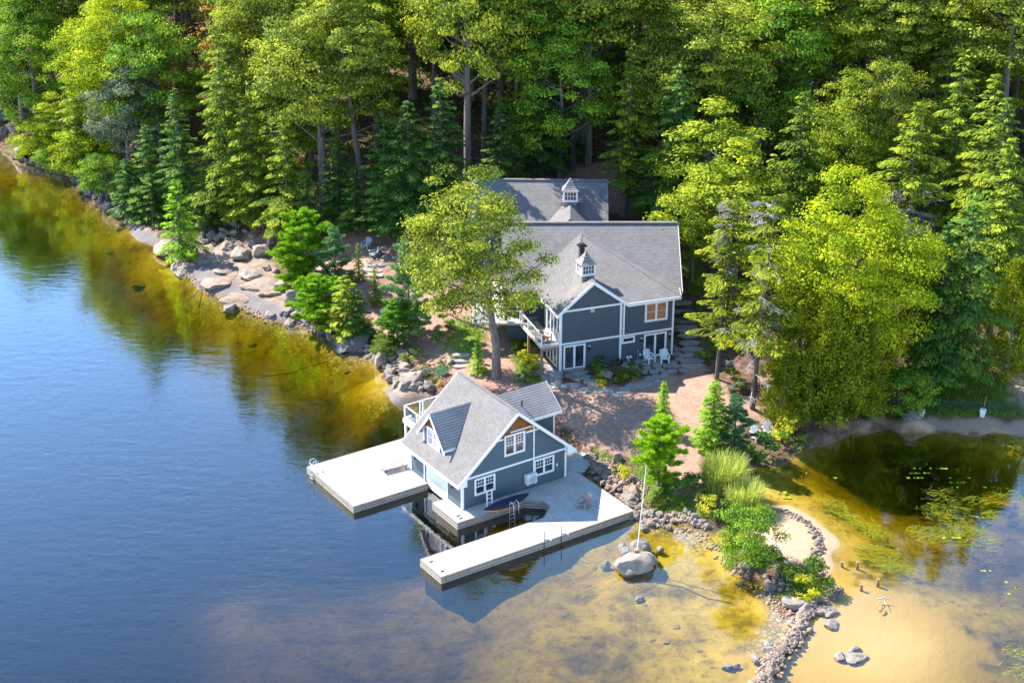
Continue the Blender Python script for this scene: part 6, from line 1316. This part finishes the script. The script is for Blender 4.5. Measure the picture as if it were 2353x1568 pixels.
cover('bank_weeds', [([z4(*p) for p in [(150,420),(280,560),(560,620),(700,700),(640,740),(480,700),(280,640),(150,560)]], 1.0), ([z4(*p) for p in [(640,720),(880,960),(1020,1120),(1230,1100),(1150,980),(930,940),(830,760)]], 1.0), ([z5(*p) for p in [(1180,1380),(1420,1300),(1420,1480),(1560,1560),(1200,1500)]], .35), ([z5(*p) for p in [(1400,880),(1620,900),(1700,1200),(1900,1300),(2000,1420),(1800,1300),(1400,1100)]], .5), ([z1(*p) for p in [(1900,600),(2300,700),(2353,1050),(2230,900),(2100,760)]], .5), ([z1(*p) for p in [(1680,480),(1760,560),(1840,600),(1760,480)]], .8)], 34, .42, 'herb', 7, 'mixed weeds and wild flowers on the banks', .055, curl=1.0)
def weeds():
    g = np.random.default_rng(17); V, F_, T = [], [], []; k = 4; nb = 0
    for pts, n, wd, dr in [([(1215,590),(1290,640),(1330,680),(1400,720),(1490,790)], 260, 1.0, 2.4), ([(1450,830),(1510,900),(1600,960),(1680,930)], 300, 1.6, 2.9), ([(1640,760),(1760,760),(1900,780),(2090,790)], 340, 1.6, .2), ([(1750,600),(1850,680),(1950,760)], 260, 1.8, -.7), ([(1720,545),(1860,560),(2000,600),(2120,560),(2230,540)], 170, 1.2, .2), ([(1440,780),(1500,760)], 60, .8, 1.2), ([(2190,1440),(2281,1420)], 50, 1.2, .3), ([(2180,1540),(2281,1520)], 50, 1.2, .3), ([(2050,640),(2110,690)], 50, .8, .1)]:
        for x, y, o in along([z4(*p) for p in pts], int(n * .7), wd * 2, r6):
            a = dr + g.normal() * .45; L = g.uniform(.5, 1.25); o_ = np.array([math.cos(a), math.sin(a), 0]); c1 = g.normal() * .5; z0 = g.choice([.012, -.04, -.09])
            for j in range(k + 1):
                t = j / k; aa = a + c1 * t; c_ = np.array([x, y, z0]) + np.array([math.cos(aa), math.sin(aa), 0]) * L * t; sd = np.array([-math.sin(aa), math.cos(aa), 0]) * .025 * (1.1 - t); V += [c_ - sd, c_ + sd]
            for j in range(k): b = nb * 2 * (k + 1) + 2 * j; F_.append((b, b + 1, b + 3, b + 2)); T.append(.3 + .5 * g.random())
            nb += 1
    return np_mesh('water_weeds', V, F_, M['weed'], T)
tag(link_mesh('water_weeds', weeds()), 'long yellow-green weed blades streaming at the pond surface', 'water weeds', kind='stuff')
def pads():
    g = np.random.default_rng(23); mb = MB()
    for cx_, cy_, rx, ry, n in [(1700,450,60,30,34), (1815,412,35,18,16), (1900,490,60,22,30), (980,560,50,20,14), (2240,295,50,30,22), (2080,520,60,12,9), (2030,680,30,15,7), (1255,475,8,6,3), (1880,800,60,30,8), (2100,1020,200,120,16), (1100,430,10,6,2)]:
        for _ in range((n + 1) // 2):
            x, y, z = hit(*z4(cx_ + g.normal() * rx * .5, cy_ + g.normal() * ry * .5), 0, zmin=0); r_ = g.uniform(.06, .15); a0 = g.uniform(0, 6.28)
            P = [(x, y, .014)] + [(x + math.cos(a0 + k * .64) * r_, y + math.sin(a0 + k * .64) * r_, .014) for k in range(10)]; mb.add(P, [(0, k, k + 1) for k in range(1, 10)])
    o = mb.build('lily_pads', M['leaf_green']); a = o.data.attributes.new('tint', 'FLOAT', 'FACE'); a.data.foreach_set('value', np.full(len(o.data.polygons), .9, np.float32)); return o
tag(pads(), 'small round lily pads scattered on the dark pond', 'lily pads', kind='stuff')
